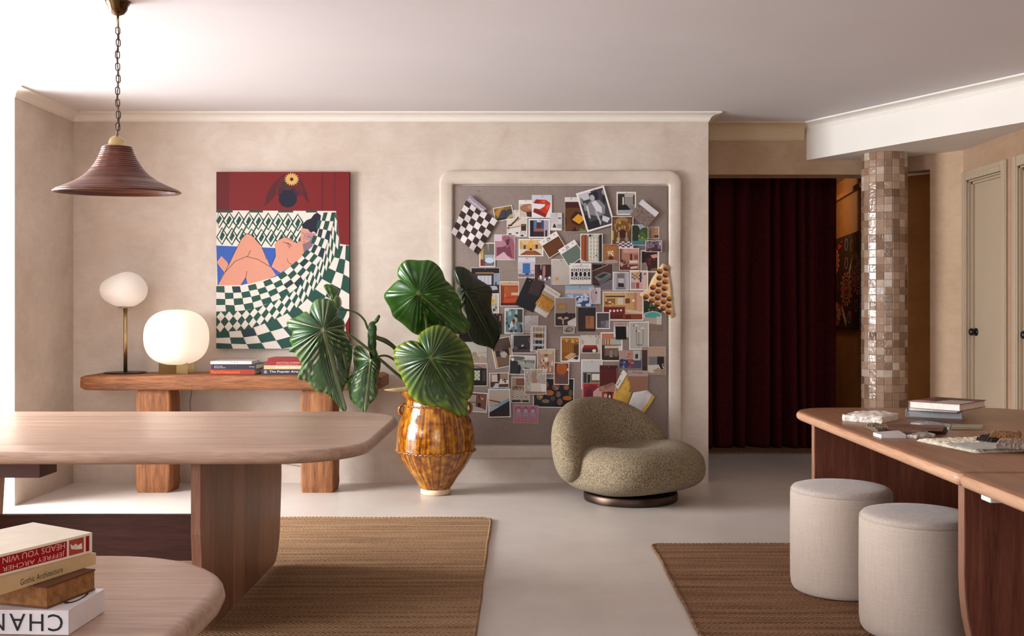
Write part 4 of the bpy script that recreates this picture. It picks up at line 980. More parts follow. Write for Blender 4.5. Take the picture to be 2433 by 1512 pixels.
# stack on the near table
z = ZT + .0008
e, c0, d, w = book('white boxed book with large black lettering at the bottom of the near stack', (-.688, 1.5645), (-1, .045), (.045, 1), .2, .122, z, .037, '#e4dfe0', pages=cover('#e4dfe0'), over=.0, group='books stacked on the near table')
for ch, pa_, pb_ in (('C', 148, 112), ('H', 101, 67), ('A', 57, 18), ('N', 6, -30), ('E', -42, -70), ('L', -82, -104)):
    x1_, x0_ = (pa_ - VX) / 1568, (pb_ - VX) / 1568
    lettering(ch, Vector((x1_, 1.5645 + (x1_ + .688) * -.045 - .0004, z + .0315)), Vector((-1, .045, 0)), -ZZ, x1_ - x0_, .026, NF, INKS['k'], e)
for i, ch in enumerate('CHANEL'):
    lettering(ch, Vector((-.695 - i * .03, 1.60, z + .037)), Vector((-1, .04, 0)), Vector((0, -1, 0)) * -1 if False else Vector((.03, 1, 0)).normalized(), .02, .07, ZZ, INKS['k'], e)
e, c0, d, w = book('old brown book with browned page edges, second from bottom of the near stack', (-.7235, 1.571), (.27, .96), (-.96, .27), .11, .17, z + .0375, .034, '#5d3218', pages=simple('browned_pages', '#8a5c30', .9, var=.35, scale=90), spine=False, over=.001, group='books stacked on the near table')
o_ = e
e, c0, d, w = book('thin beige architecture book, second from the top of the near stack', (-.705, 1.707), (-.337, -.941), (-.941, .337), .24, .15, z + .072, .019, '#c8a97c', group='books stacked on the near table')
sd = -w; lettering('Gothic Architecture', c0 + d * .158 + ZZ * (z + .072 + .005), -d, ZZ, .085, .009, sd, INKS['k'], e)
e, c0, d, w = book('cream hardback with red spine panels on top of the near stack', (-.7115, 1.707), (-.445, -.895), (-.86, .51), .245, .158, z + .0915, .033, '#e0d3bd', group='books stacked on the near table')
z4 = z + .0915; n4 = -w
def sp_panel(a0, a1, col): Pic().r(0, 0, 1, 1, col).build('spine_panel', c0 + d * a0 + ZZ * (z4 + .029), d * (a1 - a0), ZZ * -.025, n4, e, lift=.0004)
sp_panel(.006, .013, '#8f0f14'); sp_panel(.017, .046, '#a8423c'); sp_panel(.050, .172, '#9a0d14'); sp_panel(.178, .24, '#a51d1e')
Pic().p([(.1, .75), (.15, .35), (.4, .45), (.55, .3), (.75, .4), (.92, .25), (.85, .6), (.5, .7)], '#e6d3bb').build('spine_emblem', c0 + d * .017 + ZZ * (z4 + .029), d * .029, ZZ * -.025, n4, e, lift=.0007)
lettering('HEADS YOU WIN', c0 + d * .054 + ZZ * (z4 + .0275), d, -ZZ, .112, .0095, n4, INKS['r'], e, lift=.0007)
lettering('JEFFREY ARCHER', c0 + d * .054 + ZZ * (z4 + .0155), d, -ZZ, .112, .0095, n4, INKS['r'], e, lift=.0007)
# ================================================================= ON THE DESK
def dz(px_, py_, z=ZT): return PZ(px_, py_, z)
def cr4(a, b_): return (1960 + a / 5.144, 930 + b_ / 5.144)
def desk_book(label, A_, B_, Cc, z0, t, col, pages=None):
    a, b_, c = PZ(*cr4(*A_), z0), PZ(*cr4(*B_), z0), PZ(*cr4(*Cc), z0)
    d = (b_ - a); L = d.length; d.normalize(); s = c - b_; s -= d * s.dot(d); Wd = s.length; s.normalize()
    return book(label, (a.x, a.y), (s.x, s.y), (d.x, d.y), Wd, L, z0, t, col, pages=pages, group='books on the desk')[0], a, d, s, L, Wd
z = ZT + .0008
desk_book('pale grey book at the bottom of the desk stack', (985, 312), (1685, 340), (1820, 275), z, .031, '#b3b1b2', simple('greyish_pages', '#aeaaac', .8, var=.08, scale=90))
desk_book('thin black-covered book in the middle of the desk stack', (1005, 240), (1625, 272), (1850, 215), z + .0315, .019, '#151318')
e, a, d, s, L, Wd = desk_book('white-paged book with a red pictorial cover on top of the desk stack', (1020, 205), (1652, 250), (1925, 190), z + .051, .031, '#7d4040')
Pic().r(0, 0, 1, 1, '#6f2b30').r(.45, 0, 1, .6, '#b9b2b2').p([(.1, .9), (.3, .3), (.5, .5), (.45, .95)], '#3d1416').r(.0, .0, .4, .25, '#c9a9a2').build('cover_picture', a + ZZ * .0311, d * L, s * Wd, ZZ, e)
def stone_mesh(c4_, h, seed, amp, n=14):
    c = [Vector((p.x, p.y, 0)) for p in c4_]; top, v, f = [], [], []
    for j in range(n + 1):
        for i in range(n + 1):
            q = c[0].lerp(c[1], i / n).lerp(c[3].lerp(c[2], i / n), j / n); ed = min(i, j, n - i, n - j)
            hh_ = h * (1 + .25 * noise.noise(q * 22 + Vector((seed, 0, 0))) + .2 * noise.noise(q * 55)) - (.006 if ed == 0 else 0)
            if ed == 0: q = q + Vector((noise.noise(q * 60) * amp, noise.noise(q * 60 + Vector((9, 0, 0))) * amp, 0))
            v.append(q + ZZ * (ZT + hh_))
    for j in range(n):
        for i in range(n): k = j * (n + 1) + i; f.append((k, k + 1, k + n + 2, k + n + 1))
    b_ = [i for i in range(n + 1)] + [j * (n + 1) + n for j in range(1, n + 1)] + [n * (n + 1) + i for i in range(n - 1, -1, -1)] + [j * (n + 1) for j in range(n - 1, 0, -1)]
    k0 = len(v); nb = len(b_)
    for lev in (.5, 0.0):
        for bi in b_:
            q = v[bi].copy(); hz = (q.z - ZT) * lev + .0006; w_ = noise.noise(Vector((q.x * 50, q.y * 50, lev * 7 + seed))) * amp * 1.5 * (1 if lev else .6); q.x += w_; q.y += w_ * .6; q.z = ZT + hz; v.append(q)
    prev = b_
    for r in range(2):
        cur = list(range(k0 + r * nb, k0 + (r + 1) * nb))
        for i in range(nb): j = (i + 1) % nb; f.append((prev[j], prev[i], cur[i], cur[j]))
        prev = cur
    f.append(tuple(prev)); return v, f
a, b_, c = PZ(*cr4(215, 362), ZT), PZ(*cr4(690, 396), ZT), PZ(*cr4(910, 347), ZT); dd = a + (c - b_)
o = mesh('stone_block', *stone_mesh([a, b_, c, dd], .031, 4, .006), simple('rough_limestone', '#d5ccc0', .85, var=.15, scale=30, bmp=.5), smooth=False); tag(o, 'rough-hewn white limestone block on the desk corner', 'stone')
def slab(name, label, cat, quad, h, mat, b=.001, z0=ZT + .0006, sub=None):
    q = [PZ(*cr4(*p), z0) for p in quad]; o = mesh(name, *quadprism(q, z0, z0 + h, b), mat); return tag(o, label, cat, 'material samples on the desk')
def fluffy(name, label, quad, h, mat, z0=ZT + .0006, amp=.004, n=22):
    q = [PZ(*cr4(*p), z0) for p in quad]; v, f = [], []; random.seed(len(label))
    for j in range(n + 1):
        for i in range(n + 1):
            s, t = i / n, j / n; p = q[0].lerp(q[1], s).lerp(q[3].lerp(q[2], s), t); ed = min(i, j, n - i, n - j)
            z_ = h * (0 if ed == 0 else .75 if ed == 1 else 1) + (random.uniform(-amp, amp) if ed else 0)
            v.append(Vector((p.x + random.uniform(-1, 1) * amp * .5, p.y + random.uniform(-1, 1) * amp * .5, z0 + max(0, z_))))
    for j in range(n):
        for i in range(n): k = j * (n + 1) + i; f.append((k, k + 1, k + n + 2, k + n + 1))
    bl = [i for i in range(n + 1)] + [j * (n + 1) + n for j in range(1, n + 1)] + [n * (n + 1) + i for i in range(n - 1, -1, -1)] + [j * (n + 1) for j in range(n - 1, 0, -1)]
    f.append(tuple(reversed(bl))); o = mesh(name, v, f, mat); return tag(o, label, 'sample', 'material samples on the desk')
fur = lambda n, c1, c2: cloth(n, c1, c2, 260, bmp=.9, slub=False)
def marble(name, base, vein):
    m, nt, b = newmat(name, .2, 0, .5); z = noise_(nt, coords(nt), 9, 6, .6, 2.5); nt.links.new(ramp(nt, z, [(.42, base), (.5, vein), (.56, base)]), b.inputs['Base Color']); return m
fluffy('fur_sample', 'brown tufted fur sample poking out under the wood sample', [(480, 440), (640, 505), (860, 470), (600, 405)], .010, fur('brown_fur', '#3a2d20', '#8a7458'))
fluffy('fur_sample', 'dark brown fur strip in front of the wood sample', [(1250, 520), (1480, 528), (1500, 480), (1290, 470)], .014, fur('dark_fur', '#1d120b', '#4a3220'))
slab('stone_sheet', 'streaked silver marble sheet between the wood sample and the desk books', 'sample', [(1050, 400), (1520, 470), (1560, 420), (1180, 370)], .006, marble('streaked_marble', '#c9c2bd', '#7d7472'))
slab('bark_sample', 'striped olive-grey woven sample right of the streaked marble sheet', 'sample', [(1535, 475), (1930, 472), (1935, 425), (1560, 415)], .006, wood('striped_weave', '#4b4434', '#8b8268', '#b9b096', 'X', .8))
slab('wood_sample', 'dark stained wooden board sample lying over fur samples', 'sample', [(770, 470), (1440, 492), (1460, 452), (740, 432)], .012, wood('stained_board', '#3f2015', '#633723', '#7a4a33', 'X', .4), z0=ZT + .0165)
slab('stone_tile', 'small white stone tile with a label on its edge', 'sample', [(590, 545), (690, 577), (992, 575), (900, 520)], .014, simple('white_stone', '#c9c3c2', .5))
slab('marble_tile', 'grey-veined white marble tile beside the small white stone tile', 'sample', [(1000, 572), (1120, 580), (1350, 560), (1200, 520)], .012, marble('veined_marble', '#d9d4cc', '#8d8680'))
fluffy('woven_swatch', 'thick cream bobbled wool swatch at the front of the desk', [(1115, 608), (1840, 758), (2560, 735), (1900, 580)], .009, fur('cream_wool', '#b3a68e', '#e2d6bf'), amp=.0035, n=34)
zc = ZT + .0125
fluffy('felt_swatch', 'flat grey felt swatch lying on the cream wool swatch', [(1440, 640), (1800, 715), (2520, 705), (2060, 625)], .003, fur('grey_felt', '#8f867c', '#b3aaa0'), z0=zc, amp=.0006)
fluffy('fur_sample', 'almost black fur sample lying on the cream wool swatch', [(1840, 600), (2050, 625), (2240, 590), (2010, 560)], .013, fur('black_fur', '#120a07', '#2d1a12'), z0=zc + .004)
fluffy('fur_sample', 'golden brown curly fur sample on top of the black fur', [(2000, 575), (2390, 585), (2410, 530), (2030, 520)], .013, fur('gold_fur', '#5a3716', '#a9743a'), z0=zc + .014, amp=.003)
fluffy('fur_sample', 'mauve-brown plush sample at the right edge of the desk', [(2070, 700), (2560, 712), (2600, 640), (2110, 630)], .017, fur('taupe_fur', '#6b5248', '#a89486'), z0=zc + .003, amp=.003)
# ================================================================= PINBOARD
YBD = YB - .018
a, b_ = P(1079.5, 1055.5, YBD), P(1585.5, 441.5, YBD)
MT['board'] = cloth('mauve_linen_board', '#7a6b63', '#9a8c84', 260, bmp=.25, sheen=.1)
rings = [[(x, Y, z) for x, z in rrect(a.x + d, b_.x - d, a.z + d, b_.z - d, .012 - d * .5, 5)] for Y, d in ((YB - .001, 0), (YBD + .006, 0), (YBD + .002, .002), (YBD, .006))]
o = mesh('pinboard', *loft(rings), MT['board'], smooth=True, angle=math.radians(30)); tag(o, 'large mauve linen pinboard covered with photographs and swatches', 'pinboard')
cards = []          # (centre x, y, w, h, rot, layer)
pin_v, pin_f = lathe([(.0035, .0), (.0036, .002), (.0028, .0036), (.0012, .0046), (0, .0048)], (0, 0, 0), 10, Matrix.Rotation(math.pi / 2, 3, 'X'))
pme = bpy.data.meshes.new('pin'); pme.from_pydata([tuple(v) for v in pin_v], [], pin_f); pme.materials.append(MT['pin']); pme.polygons.foreach_set('use_smooth', [True] * len(pme.polygons))
def put_pin(e, px_, py_, Y, name='pin'):
    o = bpy.data.objects.new(name, pme); COL.objects.link(o); o.location = P(px_, py_, Y); setp(o, e); return o
def layer_for(x, y, w, h, rot):
    c, s = abs(math.cos(math.radians(rot))), abs(math.sin(math.radians(rot))); hw, hh = (w * c + h * s) / 2, (w * s + h * c) / 2; L = 0
    for X, Y, HW, HH, l in cards:
        if abs(x - X) < hw + HW + 1 and abs(y - Y) < hh + HH + 1: L = max(L, l + 1)
    cards.append((x, y, hw, hh, L)); return L
LSTEP = .0021
GR = {'p': ('pinned_photo', 'photograph', 'photographs pinned to the board'), 's': ('fabric_swatch', 'swatch', 'swatches pinned to the board')}
def card(label, x0, y0, x1, y1, pic, rot=0, border=.05, kind='p', pin=(.5, .06), bcol=None):
    """axis-aligned box in px (turned by rot about its centre); pic is a Pic in 0..1"""
    cx, cy_, w, h = (x0 + x1) / 2, (y0 + y1) / 2, x1 - x0, y1 - y0
    L = layer_for(cx, cy_, w, h, rot); Y = YBD - .0012 - L * LSTEP; s = FPX / Y; r = math.radians(rot)
    c = P(cx, cy_, Y); U = Vector((math.cos(r), 0, -math.sin(r))); D = Vector((-math.sin(r), 0, -math.cos(r)))
    o = c - U * (w / 2 / s) - D * (h / 2 / s); ux, uy = U * (w / s), D * (h / s)
    nm, cat, grp = GR[kind]
    e = empty(nm, c + Vector((0, 0, -h / 2 / s)), label, cat, grp)
    panel('card', o, ux, uy, NF, .0009, cover(bcol) if bcol else MT['card'], e)
    bm = border * min(w, h) / s
    o2 = o + U * bm + D * bm; pic.sh = [(*q[:-1], tuple(x ** 1.18 for x in lin(q[-1]))) for q in pic.sh]; pic.build('print', o2, U * (w / s - 2 * bm), D * (h / s - 2 * bm), NF, e, lift=.0001, step=1.5e-5)
    if pin: q = (cx + (pin[0] - .5) * w * math.cos(r) - (pin[1] - .5) * h * math.sin(r), cy_ + (pin[0] - .5) * w * math.sin(r) + (pin[1] - .5) * h * math.cos(r)); put_pin(e, q[0], q[1], Y)
    return e, o, U, D, s, Y
def rect_c(cx, cy_, w, h): return cx - w / 2, cy_ - h / 2, cx + w / 2, cy_ + h / 2
def bgp(c): return Pic().r(0, 0, 1, 1, c)
def room(wall, flr, hz=.65, ceil=None, cz=.2):
    p = bgp(wall).r(0, hz, 1, 1, flr)
    if ceil: p.p([(0, 0), (1, 0), (.82, cz), (.18, cz)], ceil)
    return p
def patch(name, corners, n, mat, fold, parent, cols=None, Yb=None):
    """fabric patch between four px corners (tl,tr,br,bl) with soft folds; cols(i,j) gives face colours"""
    V, Fc, C_ = [], [], []; tl, tr, br, bl = [Vector(q) for q in corners]; m_ = n * 3
    for j in range(m_ + 1):
        for i in range(m_ + 1):
            s, t = i / m_, j / m_; q = tl.lerp(tr, s).lerp(bl.lerp(br, s), t); V.append(P(q.x, q.y, Yb - .004 - fold * (.5 + .5 * math.sin(s * 9 + t * 2.2)) * (.25 + t)))
    for j in range(m_):
        for i in range(m_): k = j * (m_ + 1) + i; Fc.append((k, k + 1, k + m_ + 2, k + m_ + 1)); C_.append(cols(i // 3, j // 3) if cols else '#ffffff')
    return mesh(name, V, Fc, mat, parent, smooth=True, cols=C_)
def polycloth(name, pts, Y, mat, parent, th=.002, amp=.004):
    """thin cloth with a free outline, gently waved"""
    cx = sum(p[0] for p in pts) / len(pts); cy_ = sum(p[1] for p in pts) / len(pts); sp = [p for p in smoothpath([Vector((*q, 0)) for q in list(pts) + [pts[0]]], 2)[:-1]]
    V = [P(cx, cy_, Y - amp)]; n = len(pts); rings = 5; f = []; ol = [Vector(q) for q in pts]; full = []
    for i in range(n):
        for k in range(4): full.append(ol[i].lerp(ol[(i + 1) % n], k / 4))
    N_ = len(full)
    for r in range(1, rings + 1):
        for q in full:
            z = Vector((cx, cy_)).lerp(q, r / rings); V.append(P(z.x, z.y, Y - amp * (.5 + .5 * math.sin(z.x * .16 + z.y * .07))))
    f = [(0, 1 + j, 1 + (j + 1) % N_) for j in range(N_)]
    for r in range(rings - 1):
        for j in range(N_): k = (j + 1) % N_; f.append((1 + r * N_ + j, 1 + (r + 1) * N_ + j, 1 + (r + 1) * N_ + k, 1 + r * N_ + k))
    o = mesh(name, V, f, mat, parent, smooth=True); md = o.modifiers.new('thick', 'SOLIDIFY'); md.thickness = th * .3; return o
K, WH = '#1a1516', '#e9e4e0'
# ---- back layers first
card('photo of white room with floating stairs and a wooden chair', 1204, 499.5, 1253, 563, room('#d9d0c6', '#dcd8d6', .68).p([(0, .9), (.15, .62), (.75, .28), (.72, .2), (.1, .55)], '#b99a72').line([(.2, .58), (.62, .22), (.9, .02)], .05, K).r(.7, .52, .95, .78, '#4a2a1a').vs(.68, .75, .98, .92, 3, '#a8823a', .25).e(.15, .9, .09, .03, K).e(.5, .86, .07, .025, K).e(.75, .96, .09, .03, K).line([(0, .7), (.9, .55)], .03, '#a08050').r(.05, .55, .25, .6, K).r(.0, .64, .12, .67, K), 0, .01, pin=(.48, .04))
card('photo of grey quilted seat with mustard cushions, tilted at top left', *rect_c(1196.3, 507.3, 46, 33), bgp('#8a6a30').p([(0, .4), (.25, .05), (.6, 0), (.2, .8)], '#b58a3a').p([(.1, .9), (.42, .22), (.62, .2), (.66, .35), (.8, .2), (1, .3), (1, .95)], '#474b56').p([(.6, .3), (.7, .4), (.55, .85)], '#363a44').r(.05, .85, .9, 1, '#26262c').p([(.55, 1), (.85, .68), (1, .66), (1, .9), (.75, 1)], '#b5a56a'), -10)
card('photo of round brown table seen close, beside the red sofa photo', 1232.6, 475.6, 1265, 518, bgp('#cdbdb4').r(0, 0, 1, .2, '#e3dfe0').e(.75, .45, .7, .26, '#a06c50').e(.75, .43, .62, .2, '#ad7b5e').e(1, .38, .35, .13, '#c39a7c').p([(.55, .68), (1, .66), (1, 1), (.62, .95)], '#53312b'))
card('photo of red modular sofa on white ground', 1263.7, 463.7, 1311.4, 518, bgp('#dfe1e6').r(0, 0, 1, .34, '#c9cfd8').p([(.05, .34), (.2, .18), (.7, .2), (.8, .26), (.95, .36), (.9, .55), (.68, 1), (.05, .75), (.1, .58), (.4, .62), (.62, .5), (.68, .4), (.3, .38)], '#c23d1c').p([(.05, .75), (.68, 1), (.72, .85), (.3, .64), (.1, .6)], '#8c2715').p([(.1, .36), (.2, .2), (.4, .22), (.3, .38)], '#a52a18').p([(.7, .5), (.92, .34), (.9, .5), (.74, .68)], '#e05a2c').p([(.5, .22), (.7, .22), (.66, .34), (.5, .32)], '#d8692e'), 0, .012)
card('photo of white staircase with fine cables', 1306.7, 506, 1335, 547.7, room('#d5cfd0', '#e4ddd5', .85).vs(.05, 0, .7, .55, 9, '#b3adb0', .3).p([(.2, .85), (.35, .6), (.45, .68), (.55, .85)], '#3a3436').hs(.6, .66, 1, .92, 4, '#5a5048', .4).r(.7, .27, .95, .33, '#2c2829'), 0, .02)
card('photo of blue-lit corridor with dark doors', 1255.8, 520.5, 1306.7, 566, bgp('#3f3140').r(0, 0, .2, 1, '#251a2a').r(.2, .02, .42, .5, '#4f86b0').r(.6, .02, .75, .5, '#2a5c8a').r(.38, .0, .6, .12, '#c9d2dc').r(.35, .12, .62, .5, '#6a3030').r(.2, .5, .75, .68, '#9a6d64').r(.2, .68, .75, .95, '#44232a').r(.75, 0, 1, 1, '#b4a8b4').r(.82, .6, .92, 1, '#2c2430'), 0, .07)
card('photo of curved pink adobe walls and passage', 1174.4, 557.6, 1224, 618.4, bgp('#b98a96').r(0, 0, .36, .25, '#d6c4cf').p([(.36, .08), (.7, .05), (.9, .18), (1, .4), (1, 1), (.8, .9), (.6, .35), (.4, .2)], '#a06673').p([(.1, .5), (.4, .48), (.6, .42), (.5, .8), (.1, .85)], '#7d4a58').p([(.52, .55), (.75, .42), (.9, .95), (.55, .8)], '#84485a').p([(.05, .9), (.45, .68), (.7, .9), (.85, 1), (0, 1)], '#d3b3ba').p([(.55, .2), (.75, .15), (.7, .4), (.58, .42)], '#5f3a48'), 0, .02)
card('photo of white bathtub by a curtain, below the chequered swatch', 1139, 577, 1176.7, 634.6, bgp('#6d5f58').r(0, .1, .22, .7, '#c4a86a').r(.25, 0, 1, .55, '#7a7068').p([(.5, 0), (.62, 0), (.58, .4)], '#a39a92').r(.3, .5, 1, .7, '#a9aeb8').e(.66, .75, .33, .13, '#c9d7e2').p([(.0, .72), (.35, .85), (.3, 1), (0, 1)], '#8d3a26').ck(.3, .88, 1, 1, 8, 2, '#8f8f96'), 0, .06)
card('photo of yellow-lit lounge with white sofas', 1232, 568, 1291, 609, room('#c9a877', '#8a4f26', .72, '#d9bc92', .3).r(.4, .12, .58, .5, '#d99a20').r(.42, .16, .56, .46, '#e6b13a').p([(0, 1), (.38, .62), (.0, .6)], '#d4cdc6').p([(1, 1), (.62, .62), (1, .58)], '#d4cdc6').r(.44, .55, .54, .68, K).p([(.15, 1), (.42, .72), (.58, .72), (.85, 1)], '#9a5d2c').r(.18, .35, .27, .6, '#59402a').r(.7, .3, .8, .58, '#59402a'), 0, .06)
def zr(label, cx, cy_, w, h, rot, col, header='ZR'):
    e, o, U, D, s, Y = card(label, *rect_c(cx, cy_, w, h), bgp(col).r(0, 0, 1, .26, WH), rot, .03, 's', pin=(.8, .1))
    lettering(header, o + U * (w * .36 / s) + D * (h * .23 / s), U, -D, w * .22 / s, h * .16 / s, NF, INKS['k'], e, lift=.0009)
    put_pin(e, cx + (-.3) * w * math.cos(math.radians(rot)) + .38 * h * math.sin(math.radians(rot)), cy_ + (-.3) * w * math.sin(math.radians(rot)) - .38 * h * math.cos(math.radians(rot)), Y)
zr('tilted brown velvet swatch card with black initials', 1313, 582, 48, 47, -31, '#6e4215')
card('photo of pale sheet with a gilded sun motif', 1310, 616, 1354, 676.7, bgp('#c3bab2').e(.3, .78, .1, .075, '#c9a45a').bl(.12, .66, .48, .92, 10, 4, ['#cfae6e'], .02).ring(.22, .13, .12, .06, .02, '#b9ad9a', 12).ring(.62, .18, .08, .06, .01, '#aaa29c', 10), 0, .02)
zr('tilted sage green swatch card with black initials', 1358, 601.6, 46.5, 46.5, -33, '#6f7d72')
card('photo of brown carpet with a yellow square', 1342, 469, 1391, 551, bgp('#6d4216').r(0, 0, 1, .13, '#dcd6d4').r(0, .13, 1, .3, '#4c1a10').p([(.25, .6), (.5, .4), (.9, .45), (1, .7), (.7, .85), (.35, .75)], '#43160f').p([(.35, .65), (.65, .48), (1, .62), (.7, .78)], '#dba21e').p([(.5, .85), (.3, 1), (.6, 1)], '#3d150f').p([(.75, .9), (1, .95), (1, 1), (.7, 1)], '#5f9038').p([(0, .55), (.08, .6), (.05, .8), (0, .8)], '#3d150f'), 0, .01, pin=(.3, .04))
card('large tilted black and white photo of a seated figure', *rect_c(1414.8, 496.5, 69, 96), bgp('#4d4a50').r(0, 0, .5, .2, '#c9c8cc').r(.4, .05, .75, .25, '#2a282c').bl(0, .1, 1, .5, 14, 8, ['#77747a', '#2b292d', '#98959a'], .09).p([(.2, .35), (.4, .25), (.75, .3), (.9, .5), (.8, .7), (.55, .72), (.25, .62)], '#8f8c92').p([(.42, .3), (.6, .28), (.75, .5), (.7, .66), (.5, .55)], '#d9d8dc').p([(.18, .35), (.25, .36), (.22, .72), (.15, .68)], '#c9c8cc').p([(.45, .55), (.52, .55), (.58, .9), (.5, .97)], '#b9b8bc').e(.5, .2, .09, .08, '#b9b6ba').r(0, .8, .5, 1, '#252327').p([(.7, .72), (.95, .85), (.8, .95), (.62, .85)], '#cfced2').r(.0, .6, .12, .8, '#19181b'), -16.2, .06, pin=(.65, .04))
card('photo of dark panelled hallway with a pale wall', 1465, 456, 1511, 511, bgp('#8f8a84').r(0, 0, 1, .2, '#b9b4ae').r(0, .05, .4, .9, '#3a332e').r(.28, .2, .36, .6, '#d9d6d0').r(.42, .25, .95, .6, '#9a958e').p([(0, .6), (.5, .55), (.75, .8), (0, .85)], '#211c1b').r(0, .82, 1, 1, '#a9aab0').r(.9, .1, 1, .55, '#4a443f'), 0, .06)
card('photo of gilded gothic hall with chequered floor', 1453, 514, 1504.6, 590, bgp('#6b4a2c').e(.5, .28, .42, .28, '#a5814c').e(.5, .36, .32, .24, '#7f5a30').bl(.1, .05, .9, .45, 26, 5, ['#c9a262', '#5a3a20', '#b58c50', '#8f6a3c'], .05).e(.5, .55, .2, .14, '#4b1216').r(.28, .5, .36, .72, '#a98f66').r(.66, .5, .74, .72, '#a98f66').e(.3, .73, .08, .07, '#b9a988').e(.7, .73, .08, .07, '#8f9488').ck(.2, .8, 1, 1, 6, 4, '#c9c4cc').r(0, .45, .08, .75, '#b9a040'), 0, .03)
card('photo of garden trees over a blue pool', 1501, 534, 1540, 583, bgp('#9fb4c4').e(.2, .3, .3, .32, '#2e3a22').e(.8, .42, .36, .3, '#47592c').r(.3, .62, 1, .8, '#6d8a3e').r(0, .55, .4, .8, '#2b3820').r(0, .8, 1, 1, '#3f7d8a').r(.55, .6, .65, .66, WH).bl(.3, .3, .9, .65, 10, 2, ['#33461f', '#5d7034'], .08), 0, .025)
card('small sepia photo of a framed picture over a bench', 1542, 539, 1566, 568, bgp('#bb977a').r(.55, .2, .85, .5, '#8f6a50').r(.6, .25, .8, .45, '#c4a48a').r(.5, .7, 1, .9, '#5f4032').r(0, .3, .1, .9, '#6d4c3a').r(0, .9, 1, 1, '#9a7458'), 0, .05)
card('photo of shelves and grid cabinet seen through a door', 1379, 555.6, 1432, 624, bgp('#c3bfb2').p([(0, .05), (.28, 0), (.28, 1), (0, .9)], '#8f4a22').p([(.06, 0), (.15, 0), (.12, 1), (.05, .9)], '#a9602e').r(.3, .05, .34, 1, '#4a4440').hs(.36, .12, .8, .95, 6, '#8f9a8e', .25).vs(.36, .12, .8, .95, 3, '#d9d7cb', .5).r(.84, .03, .9, 1, '#5a4a40').r(.9, 0, 1, 1, '#23201f').r(.4, .8, .5, .84, '#d99a2c').r(.7, .75, .76, .8, K).r(.38, .0, .48, .08, '#2c2421'), 0, .035)
card('photo of white flowers in a lit orange niche', 1434, 580.7, 1469, 625, bgp('#9a6a40').r(.1, .1, .88, .7, '#a9753f').bl(.3, .3, .7, .62, 14, 6, [WH, '#e3cfae'], .045).p([(.38, .65), (.62, .65), (.66, .85), (.34, .85)], '#5c1c1a').e(.5, .93, .5, .1, '#b39a92'), 0, .012)
card('photo of reddish dining lounge with a long table', 1471, 590, 1518.5, 643, room('#b27f6e', '#6d3022', .75).r(0, 0, .12, .6, '#7d4a3e').r(.2, .0, 1, .2, '#c79f92').r(.55, .25, .66, .55, '#5c2c22').r(.78, .3, .95, .5, '#8f5443').r(.5, .55, .95, .68, '#d9c9c2').bl(.1, .5, .5, .85, 10, 9, ['#3d1a14', '#c9a69a', '#5a2a20'], .07).p([(.55, .85), (.95, .8), (.95, .92), (.58, .95)], '#d9b9a6'), 0, .02)
card('photo of a hand holding dark red flowers', 1521, 594, 1566, 648, bgp('#43201f').bl(.2, .1, .8, .7, 14, 12, ['#6d1f26', '#2c1316', '#8a3a3c'], .09).p([(.55, .2), (.95, .12), (1, .3), (.7, .35)], '#d3a590').p([(0, .6), (.25, .55), (.4, .85), (.35, 1), (0, 1)], '#a8938a').p([(.55, .9), (1, .82), (1, 1), (.6, 1)], '#8a6a3c').r(0, 0, .15, .55, '#241112'), 0, .09)
card('small purple-grey photo of a furnished room with dark lamps', 1533.7, 572, 1572.8, 599, bgp('#85757f').bl(.1, .0, .7, .2, 7, 3, [K], .06).r(.55, .3, .75, .8, '#4d3f48').p([(0, .7), (.5, .6), (1, .8), (1, 1), (0, 1)], '#5a3a40').r(.88, .1, .94, .4, WH).bl(.05, .55, .6, .95, 9, 7, ['#a28e92', '#3f3036'], .07), 0, .04)
card('photo of dark stone basin on a slanting counter', 1406.6, 627, 1456, 690, bgp('#473031').r(0, 0, .75, .15, '#171213').p([(0, .28), (.75, 0), (1, 0), (1, .55), (.5, .7), (0, .75)], '#5c3a35').line([(0, .28), (.78, .02)], .025, '#c9a58a').p([(.08, .5), (.55, .3), (.92, .36), (.92, .52), (.38, .8), (.3, .66)], '#7f8683').p([(.2, .5), (.55, .36), (.8, .38), (.45, .56)], '#3c3f3e').p([(.3, .66), (.9, .42), (.9, .54), (.38, .82)], '#6a706e').p([(0, .8), (.3, .85), (.9, .6), (1, .6), (1, 1), (0, 1)], '#83777f'), 0, .012)
e, o, U, D, s, Y = card('white card with black and white scrollwork pattern', 1354, 625.7, 1405, 676, bgp(WH).r(.04, .24, .96, .8, '#191717'), 0, .02)
pc = Pic()
for i in range(5):
    x = .1 + i * .2
    for yy, sg in ((.32, 1), (.72, -1)): pc.ring(x, yy, .065, .065, .05, '#cfcac6', 12)
    if i < 4: pc.line([(x + .05, .36), (x + .1, .52), (x + .15, .68)], .05, '#cfcac6').line([(x + .15, .36), (x + .1, .52), (x + .05, .68)], .05, '#cfcac6')
pc.build('scrollwork', o, U * (51 / s), D * (50.3 / s), NF, e, lift=.0006)
lettering('SCHUMACHER', o + U * (6 / s) + D * (10 / s), U, -D, 39 / s, 5.5 / s, NF, INKS['g'], e, lift=.0006)
card('photo of a blue doorway behind wire chairs', 1231, 612, 1272, 661, bgp('#c6bfc6').r(0, 0, 1, .2, '#d3d2de').r(.26, .28, .7, .78, '#3c76ad').r(0, .82, .95, .95, '#85787f').ring(.1, .72, .12, .1, .02, '#6d666c', 10).ring(.85, .72, .13, .1, .02, '#6d666c', 10).r(.42, .78, .62, .86, '#32455f'), 0, .012)
